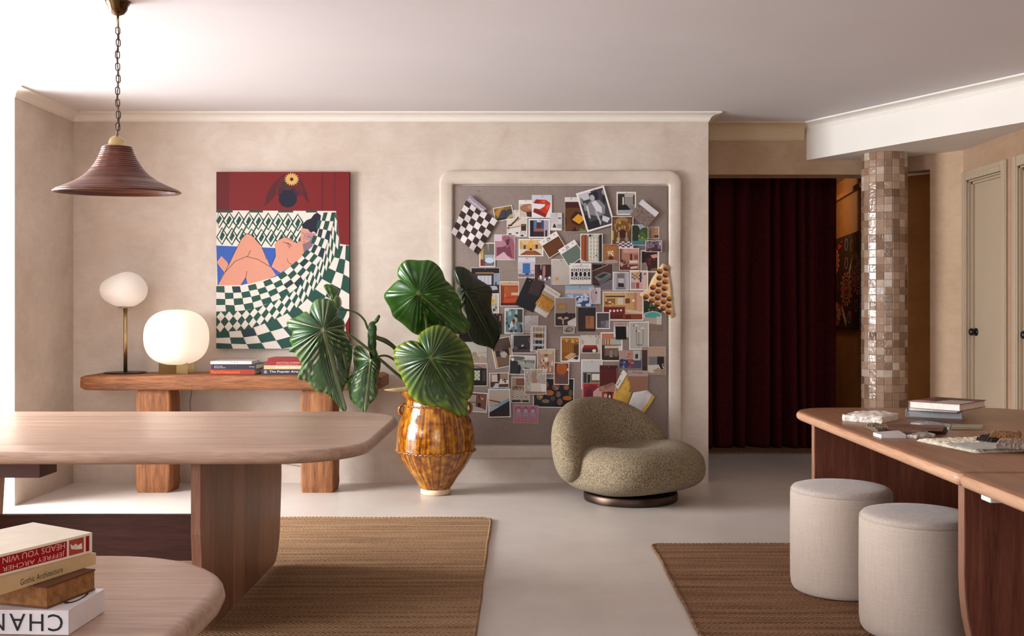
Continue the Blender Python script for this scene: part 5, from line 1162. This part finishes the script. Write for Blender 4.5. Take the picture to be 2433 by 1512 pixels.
card('photo of dark red wall with an arched mirror', 1270, 628, 1310, 690, bgp('#582628').e(.33, .18, .16, .22, '#351417').r(.36, 0, .4, .2, '#d9b8a4').r(.48, .05, .65, .5, '#a68479').r(.65, 0, 1, .5, '#43161d').r(.2, .5, 1, 1, '#8d7f86').bl(.2, .45, .9, .6, 6, 3, [WH, K], .06), 0, .012)
card('photo of grey dining room with a bright window', 1119, 636.5, 1187, 698, bgp('#4a3f40').r(0, 0, 1, .22, '#2a2026').r(.15, .17, .8, .22, '#b08a54').r(.22, .3, .72, .66, '#c9cbd0').vs(.22, .3, .72, .66, 4, '#8d9096', .1).r(.8, .2, 1, .95, '#9aa2b2').p([(0, .7), (1, .66), (1, 1), (0, 1)], '#3b3236').p([(.6, .72), (.9, .7), (.95, .85), (.65, .9)], '#b9bcc4').r(.86, .55, .9, .72, K).bl(.1, .55, .45, .75, 6, 4, ['#5f6c48', '#3c4434'], .06), 0, .012)
card('photo of yellow sun print in a pale room, partly behind the dark leaf', 1150, 698.6, 1186, 751.4, bgp('#cfc8b8').e(.55, .3, .2, .1, '#e3a81e').r(.3, .42, .9, .56, '#b9b3a6').bl(.3, .55, .9, .8, 7, 5, ['#4c4a48', '#8a867c'], .07).r(.8, .0, .85, .7, '#a9a292').r(0, .88, 1, 1, '#d9d3c6'), 0, .05)
card('photo of orange lit sauna bench', 1188, 669, 1233, 728, bgp('#a04a1e').r(0, 0, 1, .15, '#c7a98c').p([(0, .1), (.2, .2), (.2, .85), (0, .95)], '#8f4520').r(.2, .2, 1, .62, '#b05f34').r(.6, .45, 1, .56, '#d8b79c').p([(.2, .7), (1, .66), (1, .85), (.15, .88)], '#c4562a').r(0, .88, 1, 1, '#5a1a22').r(.22, .5, .28, .66, '#e08a50').e(.3, .3, .1, .12, '#b5682f'), 0, .03)
# fringe, black and leather swatches
e, o, U, D, s, Y = card('tilted white card with long gold fringe', *rect_c(1296, 715.6, 44.6, 67), bgp('#ddd8d0').r(.12, .2, .95, .38, '#9a8a76').ck(.12, .2, .95, .38, 16, 5, '#c9baa0'), 32, .01, 's', pin=None)
lettering('SCHUMACHER', o + U * (3 / s) + D * (9 / s), U, -D, 38 / s, 6 / s, NF, INKS['g'], e, lift=.0009)
gf = G(); R_ = random.Random(3)
for i in range(24):
    x = .14 + .8 * i / 23; y0 = .36; ln = .44 + R_.uniform(-.04, .05); sl = R_.uniform(-.03, .03)
    pts = [o + U * ((x + sl * t * 1.0 + .02 * math.sin(t * 5 + i)) * 44.6 / s) + D * ((y0 + ln * t) * 67 / s) + NF * (.002 + .004 * math.sin(t * 2.5)) for t in (0, .25, .5, .75, 1)]
    gf.add(*tube(pts, [.0022, .0026, .0024, .0024, .0012], 5))
tag(gf.out('fringe', simple('gold_thread', '#c88a1c', .6, var=.25, scale=60), e, smooth=True), kind='stuff')
card('tilted plain black cloth swatch', *rect_c(1259.3, 701, 47.5, 71), bgp('#0d0b0c'), 24.2, .0, 's', pin=(.2, .07), bcol='#0d0b0c')
card('small dark brown leather swatch overlapping the black cloth', *rect_c(1273.4, 683.5, 27, 37), bgp('#43302e'), 20, .0, 's', pin=(.15, .08), bcol='#3a2826')
card('print of white clouds on a blue sea', 1343, 679, 1411, 729, bgp('#2f6498').r(0, 0, 1, .2, '#9fc1d3').r(0, .2, 1, .4, '#d9bfc0').r(0, .38, 1, .55, '#8fb2cf').bl(0, .42, 1, .55, 14, 3, ['#b9cfe0', '#dfe6ee'], .05).bl(.0, .6, 1, .98, 13, 8, ['#e3e9f0', '#cddbe9'], .09), 0, .005)
card('photo of a white draped torso with red rose', 1400, 684, 1427, 722.5, bgp('#d6cfd3').p([(.2, .1), (.6, .05), (.75, .4), (.6, .9), (.25, 1), (.15, .5)], '#c3b6bb').e(.62, .3, .09, .07, '#701a26').line([(.2, .2), (.15, .6), (.3, .95)], .03, '#7d7076'), 0, .02)
card('photo of white doorway with black fan awning', 1456, 646.5, 1494, 690.5, bgp('#bcb7be').r(.18, .0, .82, 1, '#a9a3aa').vs(.28, .06, .76, .32, 6, K, .5).r(.35, .34, .7, .7, '#c9c3c9').p([(.3, .6), (.7, .62), (.74, .85), (.3, .85)], '#392d33').r(.18, .88, .82, 1, '#8d878e'), 0, .05)
card('print of coloured rectangles and bottles', 1496, 643, 1540, 690.5, bgp('#cdbab2').ck(.05, .1, .95, .45, 7, 4, '#8f5a48').r(.55, .05, .65, .6, '#2f3c52').r(.33, .62, .52, .95, '#a5462f').r(.55, .66, .7, .95, '#d3a5a0').vs(.05, .6, .3, .95, 4, '#7d6a74', .5).r(.72, .15, .95, .95, '#dcb9ae').r(.8, .12, .88, .18, K).r(.3, .05, .5, .3, '#c9a05a'), 0, .06)
card('large photo of a red bar with patterned wallpaper', 1431.8, 693, 1528.5, 762, bgp('#c9a46f').r(.04, .0, .6, .5, '#d4b583').r(.05, .12, .55, .17, '#5a3220').r(.08, .22, .3, .45, '#a5743c').r(.36, .2, .5, .44, '#d9d0bd').r(.56, .22, .68, .4, '#7d4a34').r(.78, .0, .86, .65, '#c08a6a').r(.86, 0, 1, .65, '#d3a890').r(.0, .52, .55, .98, '#7d1d1b').r(.0, .48, .58, .54, '#b98a5a').r(0, .84, .55, .98, '#5f1715').p([(.55, .62), (1, .7), (1, .8), (.6, .74)], '#d3bfae').r(.5, .8, 1, 1, '#8a4a2c').p([(.55, .84), (.7, .82), (.72, 1), (.56, 1)], '#6d2018').e(.17, .68, .03, .045, WH).e(.27, .68, .03, .045, WH).e(.36, .67, .028, .04, WH).e(.45, .66, .025, .04, WH).bl(.05, .3, .5, .5, 9, 4, ['#8a5a34', '#e3cfa2'], .035).e(.77, .3, .035, .05, WH), 0, .035)
card('photo of an oval turquoise pool beside steps', 1529, 715, 1572.5, 788, bgp('#8f8478').r(0, 0, 1, .38, '#2c3524').bl(0, .05, 1, .4, 22, 6, ['#4f5f38', '#1c2417', '#6d7d4a'], .07).e(.5, .5, .5, .16, '#d3d0cc').e(.5, .49, .45, .125, '#5aa39b').p([(.0, .55), (1, .55), (.95, .78), (.1, .72)], '#b3a79c').hs(.72, .52, 1, .8, 5, '#d9d6d2', .5).r(0, .78, 1, 1, '#8a7565'), 0, .005)
# polka-dot cloth over the frame edge
L = 3; Yc = YB - .036; e = empty('fabric_swatch', P(1565, 755, Yc), 'cream cloth swatch with brown half-moon dots hanging over the board edge', 'swatch', 'swatches pinned to the board')
po = [(1574, 626), (1588, 632), (1592, 655), (1597, 700), (1603, 750), (1596, 757), (1580, 744), (1555, 726), (1530, 710), (1519, 700), (1540, 684), (1549, 662), (1562, 643)]
polycloth('cloth', po, Yc, simple('cream_cotton', '#d9b98c', .85), e, amp=.004)
pcd = Pic(1510, 620, 1610, 760)
def inpoly(x, y):
    c = False
    for i in range(len(po)):
        (x1, y1), (x2, y2) = po[i], po[i - 1]
        if (y1 > y) != (y2 > y) and x < (x2 - x1) * (y - y1) / (y2 - y1) + x1: c = not c
    return c
for i in range(-8, 9):
    for j in range(-6, 12):
        x, y = 1567 + i * 14.0 - j * 1.2, 645 + j * 15.8 + (i % 2) * 7.9 + i * 1.2
        if all(inpoly(x + dx, y + dy) for dx, dy in ((6, 0), (-6, 0), (0, 6), (0, -6))):
            pcd.e(x, y, 6.4, 6.4, '#a8642a', 14); pcd.p([(x + 6.4 * math.cos(a), y + 6.4 * math.sin(a)) for a in [math.radians(20 + 180 * k / 8) for k in range(9)]], '#551a12')
oo = P(1510, 620, Yc - .0075); sY = FPX / (Yc - .0075); pcd.build('dots', oo, Vector((100 / sY, 0, 0)), Vector((0, 0, -140 / sY)), NF, e)
put_pin(e, 1581, 633, Yc - .006)
card('photo of a grey breakfast corner with a round table', 1318, 707, 1369, 776, room('#a3948a', '#43302e', .55).r(.12, .2, .55, .42, '#a87f4e').r(.18, .23, .5, .39, '#b8935f').e(.38, .72, .28, .05, '#c9b5aa').r(.34, .74, .42, .95, '#c4a79b').p([(.6, .85), (1, .7), (1, 1), (.62, 1)], '#d9d3cf').bl(.1, .55, .9, .68, 9, 2, ['#5a423c', '#33211f'], .08), 0, .03)
card('photo of a copper door in a dark wall', 1373, 730.7, 1415.5, 788.5, bgp('#2e2a2f').r(0, .1, .4, .95, '#382a28').r(.42, .35, .92, .88, '#97623f').r(.46, .38, .88, .84, '#a9754f').r(.55, .44, .72, .46, '#32221c').r(.6, .4, .63, .7, '#5a3a28').r(0, .93, 1, 1, '#2a1d18'), 0, .005)
card('small photo of a grey folded curtain', 1416, 742, 1449.4, 782, bgp('#584c50').p([(.3, .55), (.6, .5), (.7, .95), (.35, .95)], '#7d7580').r(.7, .5, 1, .95, '#8f8d9a').p([(.35, .6), (.65, .95), (.4, .95)], '#65606c'), 0, .07)
card('photo of blue-grey pebbles and shells', 1199, 732.6, 1244, 793, bgp('#6f8d92').bl(0, 0, 1, 1, 40, 11, ['#2b3436', '#a9b9bd', '#4f5c60', '#c9cfcc', '#3a3430'], .09).r(.72, .0, 1, .55, '#3f4a48').e(.62, .45, .08, .1, '#c9a67a').e(.5, .62, .05, .07, '#a5583c'), 0, .05)
card('pale sketch of branches on white paper', 1246, 751, 1279, 792, bgp('#bfb8ba').line([(.05, .65), (.4, .35), (.95, .5)], .02, '#8a8488').line([(.3, .3), (.9, .2)], .015, '#9a9498').line([(.4, .68), (.55, .5)], .03, K).line([(.6, .7), (.75, .55), (.7, .75)], .03, K).line([(.0, .85), (.6, .95)], .02, '#7d777a'), 0, .02)
card('photo of a dark dining room with a ring lamp', 1214, 795.6, 1275, 840, bgp('#3d363c').r(0, 0, .08, 1, '#b9c3c4').r(.1, 0, .8, .7, '#4a4347').r(0, .78, 1, 1, '#5a4a58').e(.45, .6, .06, .06, '#c9c6c6').p([(.2, .68), (.6, .64), (.62, .8), (.22, .82)], '#241e22').ring(.82, .28, .1, .18, .03, '#a5935c', 14).bl(.15, .6, .6, .85, 8, 4, ['#857880', '#1d191c'], .05), 0, .04)
e, o, U, D, s, Y = card('tall white card with four strips of paired round swatches', 1260, 774, 1298, 836, bgp('#d9d2d2'), 1, .01)
pc = Pic()
for i, (c1, c2_) in enumerate((('#c9bda6', '#a79a80'), ('#b88a56', '#5a3a1c'), ('#a9adb2', '#20303a'), ('#8d8684', '#141012'))):
    y = .05 + i * .24; pc.r(.2, y, .86, y + .19, K).r(.24, y, .82, y + .19, c1).e(.42, y + .1, .12, .075, c2_).e(.64, y + .1, .12, .075, c2_)
pc.build('round_swatches', o, U * (38 / s), D * (62 / s), NF, e, lift=.0006)
card('tilted photo of brown cupboard with a glass ornament', *rect_c(1194, 838, 47, 70), bgp('#715845').r(0, 0, 1, .38, '#5c4a3f').r(.12, .4, .85, .62, '#3a2620').r(.12, .62, .85, .95, '#7d644e').p([(.35, .5), (.6, .46), (.75, .58), (.6, .7), (.4, .66)], '#b9b1a4').r(0, .4, .12, .98, '#c0a58a').r(.86, .38, 1, .7, '#c0a58a').e(.45, .45, .07, .05, '#8a6a5a'), -11, .03, pin=(.3, .07))
card('photo of pink panelled room with gold chandelier', 1276, 829.5, 1319, 889, room('#b89a85', '#a57f6a', .7, '#c9b5a2', .2).e(.5, .24, .13, .06, '#8a6a2c').r(.38, .34, .6, .5, '#ded6cb').bl(.1, .4, .9, .7, 14, 5, ['#7d5a4c', '#d9c5b4', '#6d2f2c'], .05).vs(.1, .74, .9, .92, 4, '#d3bfb0', .4), 0, .03)
card('black and white photo of a man before a landscape', 1210, 845, 1272, 891, bgp('#8a8b88').r(0, 0, 1, .2, '#c9cac6').e(.3, .12, .3, .1, '#6d6e6a').p([(0, .2), (.3, .3), (.4, 1), (0, 1)], '#2f312f').p([(.3, .25), (1, .4), (1, .8), (.45, .6)], '#a9aaa4').e(.1, .2, .06, .09, WH).p([(.34, .5), (.42, .48), (.45, .7), (.42, .98), (.34, .98), (.33, .7)], '#111111').bl(.5, .3, 1, .95, 16, 3, ['#4c4e4a', '#c3c4bc', '#6d6f68'], .05), 2, .035)
card('small photo of a living room with white armchair', 1163, 886, 1209, 922, room('#a58c7c', '#5a3a34', .6).r(.1, .1, .4, .6, '#cfc6bb').r(.42, .0, .55, .55, '#3f2c26').p([(.15, 1), (.3, .7), (.5, .72), (.45, 1)], '#c5c1cc').r(.5, .6, 1, .78, '#d9cfc4').bl(.5, .45, .95, .65, 8, 3, [WH, '#4a342c'], .06), -2, .04)
card('photo of dark kitchen window, partly behind the lime-edged leaf', 1112, 864, 1158, 918, bgp('#2c2222').r(0, 0, 1, .2, '#a38a82').line([(0, .02), (1, .25)], .03, '#4a3834').r(.3, .3, .62, .75, '#9aa08a').ck(.3, .3, .62, .75, 3, 5, '#c9ccb8').r(.75, .3, .95, .8, '#4f4a46'), 0, .03)
card('photo of pale vases on a white shelf, beneath the dark leaf', 1108, 813, 1157, 863, bgp('#bdb6aa').r(0, .75, 1, 1, '#a79d92').e(.4, .6, .13, .13, '#a08c7c').e(.5, .78, .14, .13, '#a8927f').e(.78, .78, .14, .12, '#b39c88').line([(.6, .55), (1, .5)], .02, '#8f8578'), 0, .005)
card('photo of a pink-brown room with bare bulbs, by the urn', 1112, 933, 1158, 980, bgp('#8a6252').r(0, .1, .42, .75, '#b9b0a4').line([(.42, 0), (.42, .75)], .03, K).r(0, .5, .42, .53, K).p([(0, .78), (.5, .74), (1, .9), (1, 1), (0, 1)], '#c4bab4').p([(.5, .55), (.66, .5), (.7, .75), (.52, .78)], '#43171a').e(.6, .2, .05, .05, '#d9a08a').e(.75, .28, .06, .06, '#e0b49a').bl(.5, .1, .6, .3, 4, 2, ['#59362c'], .06), 4, .05)
card('photo of striped awning against stone wall', 1160, 924, 1213, 992.5, bgp('#c3b4a4').r(0, 0, 1, .05, '#a9bfd0').p([(0, .36), (.55, .45), (.55, .5), (0, .4)], '#5a4038').p([(0, .7), (1, .3), (1, .42), (0, .85)], '#8fa9bd').vs(0, .62, .5, .82, 6, '#c5d3de', .5).p([(0, .85), (1, .42), (1, 1), (0, 1)], '#2c1a20').vs(.35, .82, 1, .98, 9, '#47262c', .5), -1, .045)
card('grey photo of a patterned rug in a panelled room', 1215, 896.5, 1258, 957.7, bgp('#a3917f').r(.25, .05, .8, .3, '#7d4a3e').r(.3, .08, .75, .26, '#8f5c4c').r(0, .35, 1, .5, '#8a705f').bl(0, .36, 1, .5, 12, 3, ['#5f4438', '#b9a490'], .05).ck(0, .52, 1, .78, 8, 6, '#c9c1b6').r(0, .8, 1, .9, '#b5aea6').r(.0, .9, .5, 1, '#3a2a26').r(.62, .92, 1, 1, '#3a2a26'), 0, .03)
card('photo of spotted brown and orange cowrie shells on black', 1267, 899, 1364, 969, bgp('#14121c').e(.28, .22, .09, .14, '#a8683a').e(.55, .28, .09, .13, '#8a5a44').e(.82, .3, .07, .09, '#9a6240').e(.38, .5, .12, .1, '#b8702e').e(.15, .58, .09, .18, '#9a7e5c').e(.62, .55, .06, .11, '#7d6258').e(.85, .68, .12, .08, '#b06a30').e(.3, .8, .1, .07, '#8a7864').e(.66, .82, .07, .12, '#8a5a48').e(.48, .7, .06, .09, '#5c4a40').e(.93, .5, .05, .12, '#6d5a3e').e(.05, .52, .05, .1, '#6d5448').bl(.08, .45, .22, .72, 14, 5, ['#d9c4a0', '#3a2418'], .018).bl(.48, .2, .62, .36, 8, 6, ['#d3b090', '#3a1d14'], .014), 1, .025)
card('photo of a quilted brown armchair under warm light', 1316, 862, 1352, 914.6, bgp('#7d4220').e(.5, .25, .4, .3, '#a65f26').r(0, 0, .12, .45, '#4a2414').p([(.05, .98), (.1, .62), (.5, .5), (.95, .62), (1, .98)], '#7d5c54').ck(.1, .58, .95, .97, 8, 8, '#4c2f2e').e(.95, .3, .06, .06, '#e8c89a'), 1, .04)
card('photo of cream mosaic wall and white bath', 1246, 877.5, 1298, 938, bgp('#b3a89e').bl(0, 0, 1, .6, 30, 14, ['#c5bdb4', '#a29488', '#d0c9c0'], .05).p([(.35, .1), (.55, .1), (.6, .55), (.35, .55)], '#a68a7a').r(.25, .55, .75, .9, '#cfc9c2').p([(.75, .58), (1, .6), (1, .95), (.78, .95)], '#ded9d4').r(.1, .62, .3, .8, '#b9c0b4').p([(0, .88), (1, .92), (1, 1), (0, 1)], '#9a7c72'), -1, .025)
pk = bgp('#b97f98')
for i in range(3): x = .2 + i * .29; pk.r(x - .1, .3, x + .1, .9, '#c99ab0').e(x, .3, .12, .22, '#a05c5c').r(x - .09, .28, x + .09, .9, '#a79aa8').e(x, .3, .09, .12, '#b9adb8').hs(x - .09, .65, x + .09, .95, 5, '#c46a72', .5)
card('pink photo of three arches with striped steps', 1220, 963.5, 1279, 1006, pk.r(0, .95, 1, 1, '#b98a6a'), 1, .01)
card('photo of gold draped room with a bed', 1332, 800, 1377.6, 860, bgp('#8a5c18').r(0, 0, 1, .12, '#b8863a').vs(0, .12, 1, .65, 9, '#a5741f', .5).r(.7, .3, 1, .75, '#5c3c14').p([(.15, .85), (.55, .65), (.85, .7), (.4, .95)], '#c9a070').p([(.3, 1), (.8, .78), (1, .82), (1, 1)], '#d0cbd0').p([(.65, .9), (.85, .8), (1, .85), (.9, .96)], '#2c2430').bl(.1, .1, .9, .2, 7, 3, ['#d9b260'], .05), 0, .05)
card('photo of a red sofa in a white room', 1379, 797, 1426, 840, room('#cfc5bb', '#b9aaa0', .78).r(.05, .25, .17, .5, '#a9ada0').r(.78, .2, .95, .5, '#b0b4a6').p([(.18, .55), (.82, .55), (.88, .7), (.12, .72)], '#9e2a22').r(.1, .7, .88, .9, '#6b1a1c').r(.1, .82, .88, .95, '#3d1a1a').e(.7, .86, .1, .09, '#ded4ce').bl(.72, .02, 1, .15, 6, 3, ['#6d5c50'], .03), 0, .005)
card('photo of a kitchen with two barrel stools', 1427, 790, 1479, 859, bgp('#7d6258').r(0, 0, 1, .2, '#b98068').r(.05, .2, .5, .42, '#c9a98c').r(.5, .2, 1, .42, '#aeb2ac').vs(.1, .2, .5, .42, 3, '#4a3328', .3).r(.15, .46, .9, .55, '#cfb8a4').r(0, .45, .15, 1, '#3f2c28').p([(0, .85), (1, .8), (1, 1), (0, 1)], '#43291f').r(.4, .62, .56, .88, '#a6968c').r(.64, .6, .8, .86, '#8d8078').hs(.4, .62, .56, .88, 4, '#5c4c46', .3).hs(.64, .6, .8, .86, 4, '#5c4c46', .3).r(.85, .45, 1, .65, '#d3cdc6'), 0, .05)
e, o, U, D, s, Y = card('white card with a square of black velvet', 1458, 766, 1493.5, 802, bgp('#c3b3a6').r(0, .3, 1, 1, '#d9d2ce'), 0, .0, 's', pin=(.1, .36))
pv = [o + U * (u / s) + D * (v_ / s) + NF * .0015 for u, v_ in ((4, 10), (29, 10), (30, 41), (5, 41))]
mesh('velvet_square', pv + [p + NF * .002 for p in pv], [(0, 1, 5, 4), (1, 2, 6, 5), (2, 3, 7, 6), (3, 0, 4, 7), (4, 5, 6, 7)], cover('#0b0a0a', .95), e)
lettering('UNIQUE', o + U * (4 / s) + D * (7.5 / s), U, -D, 28 / s, 5.5 / s, NF, INKS['k'], e, lift=.0006)
card('drawing of a three-armed floor lamp on grey', 1495, 764.8, 1542, 831.4, bgp('#b5b0a8').line([(.35, .1), (.35, .85)], .02, K).line([(.72, .22), (.72, .8), (.68, .86), (.38, .84)], .02, K).line([(.48, .3), (.48, .93)], .02, K).p([(.15, .14), (.27, .06), (.5, .14)], '#d9d6cf').p([(.15, .14), (.27, .06), (.24, .14)], K).p([(.56, .24), (.68, .17), (.86, .24)], '#d9d6cf').p([(.3, .35), (.42, .28), (.64, .35)], '#d9d6cf').p([(.3, .35), (.42, .28), (.38, .36)], K), 0, .04)
card('colourful blurred photo of a blue and orange interior', 1471, 833, 1524.5, 876, bgp('#a48f8a').r(0, .5, 1, 1, '#5c566e').vs(.0, .0, .4, .5, 5, '#b39c90', .5).bl(.38, .0, .6, 1, 14, 5, ['#c4453a', '#d98a3a', '#8a3050'], .05).r(.62, 0, .95, .55, '#b9b3ae').r(.72, .2, .84, .45, '#2c2a34').bl(.0, .5, .4, 1, 12, 6, ['#3a4a7d', '#2c2c48', '#8f9ac4'], .07), 0, .005)
card('photo of a bed with grey headboard in a beige room', 1524.5, 824, 1582.5, 891, bgp('#a88f7d').r(0, .12, .23, 1, '#4a3a34').r(.05, .7, .23, 1, '#33282a').r(.3, .36, .64, .68, '#7f7d82').r(.64, .34, .92, .8, '#26242a').p([(.25, .66), (.7, .64), (.78, .78), (.72, .95), (.25, .92)], '#cfc5b9').p([(.45, .85), (.7, .74), (.82, .88), (.6, .98)], '#ad9780').r(.25, 0, 1, .35, '#b89e8a').bl(.8, .6, .92, .8, 4, 2, [WH], .03), 0, .005, pin=(.5, .06))
card('photo of a white office behind glass doors', 1381, 854.5, 1431.6, 926, bgp('#b9b6b2').r(0, 0, 1, .4, '#c3c1be').r(.05, .42, 1, .8, '#6d665c').r(.1, .45, .22, .8, '#3a3430').r(.25, .45, .45, .78, '#9aa08f').r(.28, .5, .42, .85, '#211d1c').r(.5, .48, .95, .7, '#d9d4ca').r(.35, .78, 1, .85, '#b98f2c').r(0, .85, 1, 1, '#bbb3ab'), 0, .035)
card('photo of a rosy room with rounded openings, behind the chair top', 1383, 911, 1459.4, 962, bgp('#a83c3c').p([(.05, 1), (.08, .2), (.25, .05), (.45, .1), (.5, 1)], '#8a2a34').p([(.12, 1), (.14, .35), (.25, .22), (.34, .4), (.34, 1)], '#6d2638').p([(.34, .4), (.5, .2), (.62, .35), (.62, 1), (.34, 1)], '#cfa9a2').r(.68, .5, .78, 1, '#d9b3a8').r(.78, .4, .93, 1, '#6d1e28').r(.0, .0, .04, 1, '#c98a84').e(.86, .62, .03, .08, WH), 0, .005, pin=(.5, .1))
card('photo of dark red pleated curtain with a rolled bolster', 1424.5, 868, 1468, 930.6, bgp('#4f1512').vs(.05, .15, .9, .75, 8, '#6d221c', .5).p([(0, 0), (1, 0), (.95, .1), (.7, .05), (.4, .12), (0, .05)], '#5c1a16').p([(0, .82), (.3, .76), (1, .72), (1, 1), (.05, 1)], '#ad8a78').p([(.22, .78), (.75, .65), (.85, .72), (.38, .92), (.24, .88)], '#9a6f60').r(.92, .1, .96, .7, '#a5605a'), 0, .005)
# loose cloth samples at lower right
e = empty('fabric_swatch', P(1480, 960, YBD - .006), 'mustard yellow linen swatch with a white paper tag', 'swatch', 'swatches pinned to the board')
polycloth('cloth', [(1482, 882), (1492, 889), (1504, 933), (1490, 968), (1474, 958), (1456, 946), (1464, 915)], YBD - .006, simple('mustard_linen', '#c39c45', .85, var=.15, scale=60), e)
q = [(1480, 879), (1491.5, 887), (1468, 926), (1462, 915)]; mesh('tag', [P(x, y, Y) for Y in (YBD - .0125, YBD - .0115) for x, y in q], [(3, 2, 1, 0), (4, 5, 6, 7), (0, 1, 5, 4), (1, 2, 6, 5), (2, 3, 7, 6), (3, 0, 4, 7)], MT['card'], e)
d_ = Vector((math.cos(math.radians(-60)), 0, math.sin(math.radians(60)))); sU = FPX / (YBD - .013)
lettering('Amo', P(1468, 918, YBD - .013), d_, Vector((-d_.z, 0, d_.x)), 16 / sU, 6 / sU, NF, INKS['k'], e); put_pin(e, 1487, 886, YBD - .0125); put_pin(e, 1477, 890, YBD - .0125)
e = empty('fabric_swatch', P(1525, 990, YBD - .011), 'sheer white cloth swatch with yellow edges hanging lowest at right', 'swatch', 'swatches pinned to the board')
polycloth('cloth', [(1504.6, 933), (1538, 927.5), (1556, 943), (1545, 962), (1523.7, 990), (1508, 974), (1493.5, 961)], YBD - .011, simple('sheer_white', '#c9c5c4', .8, var=.06, scale=40), e)
mesh('yellow_edge', *loft([[P(x, y, YBD - .0165) for x, y in ((1556, 943), (1545, 962), (1523.7, 990), (1519, 985))], [P(x, y, YBD - .0175) for x, y in ((1549, 938), (1538, 958), (1517, 983), (1519, 985))]], False, False, False), simple('yellow_hem', '#c2a14a', .8), e)
e, o, U, D, s, Y = card('square dusty pink swatch with a paper header', 1491, 880.6, 1540, 932, bgp('#a07863').r(0, 0, 1, .27, '#b9a49a'), 1, .0, 's', pin=(.22, .1), bcol='#a07863')
lettering('Thogo', o + U * (12 / s) + D * (8 / s), U, -D, 24 / s, 5 / s, NF, INKS['k'], e, lift=.0009)
card('small print of a black spiral', 1338.7, 773.5, 1365, 793.4, bgp('#b5aca6').ring(.55, .5, .3, .25, .08, K, 14).ring(.5, .52, .12, .1, .05, K, 10).line([(.05, .6), (.3, .75), (.6, .7)], .1, K), 0, .03)
card('dark maroon photo between the dark leaf and the pebbles photo', 1170, 745, 1193, 795, bgp('#381417').r(.75, .1, .85, .35, '#c99a5c').r(0, .6, 1, 1, '#241014'), 0, .01)
card('dark photo glimpsed between the two large leaves', 1090, 776, 1121, 813, bgp('#2a1216').r(.1, .1, .6, .5, '#3d1c20'), 0, .005)
e, o, U, D, s, Y = card('tilted speckled carpet swatch with white header', *rect_c(1531, 508, 51, 47), bgp('#8d7a72').r(0, 0, 1, .28, '#d9d6da').bl(0.02, .3, .98, .98, 90, 5, ['#6d5850', '#b9aaa2', '#4f3c38', '#a8938a'], .022), 38.7, .0, 's', pin=None)
# chequered cloth
Yc = YBD - .006; e = empty('fabric_swatch', P(1135, 604, Yc), 'draped brown and white chequered cloth swatch with grey header', 'swatch', 'swatches pinned to the board')
patch('cloth', [(1109, 474), (1182, 524), (1136, 606), (1072, 553)], 6, MT['print'], .013, e, lambda i, j: '#3b2426' if (i + j) % 2 == 0 else '#ddd6d2', Yc)
hd = [(1106, 475), (1116, 463.5), (1156, 496), (1147, 505)]
mesh('header', [P(x, y, Y) for Y in (Yc - .016, Yc - .010) for x, y in hd], [(3, 2, 1, 0), (4, 5, 6, 7), (0, 1, 5, 4), (1, 2, 6, 5), (2, 3, 7, 6), (3, 0, 4, 7)], cover('#8d8092'), e)
d_ = (P(1156, 496, Yc - .0165) - P(1116, 463.5, Yc - .0165)).normalized()
lettering('SCHUMACHER', P(1112, 475, Yc - .0165), d_, Vector((-d_.z, 0, d_.x)) if d_.x > 0 else d_, 44 / sU, 5 / sU, NF, INKS['w'], e)
put_pin(e, 1128, 491, Yc - .017)
o = put_pin(None, 1136.6, 453.5, YBD, 'push_pin'); tag(o, 'lone small pin near the top left of the board', 'pin')
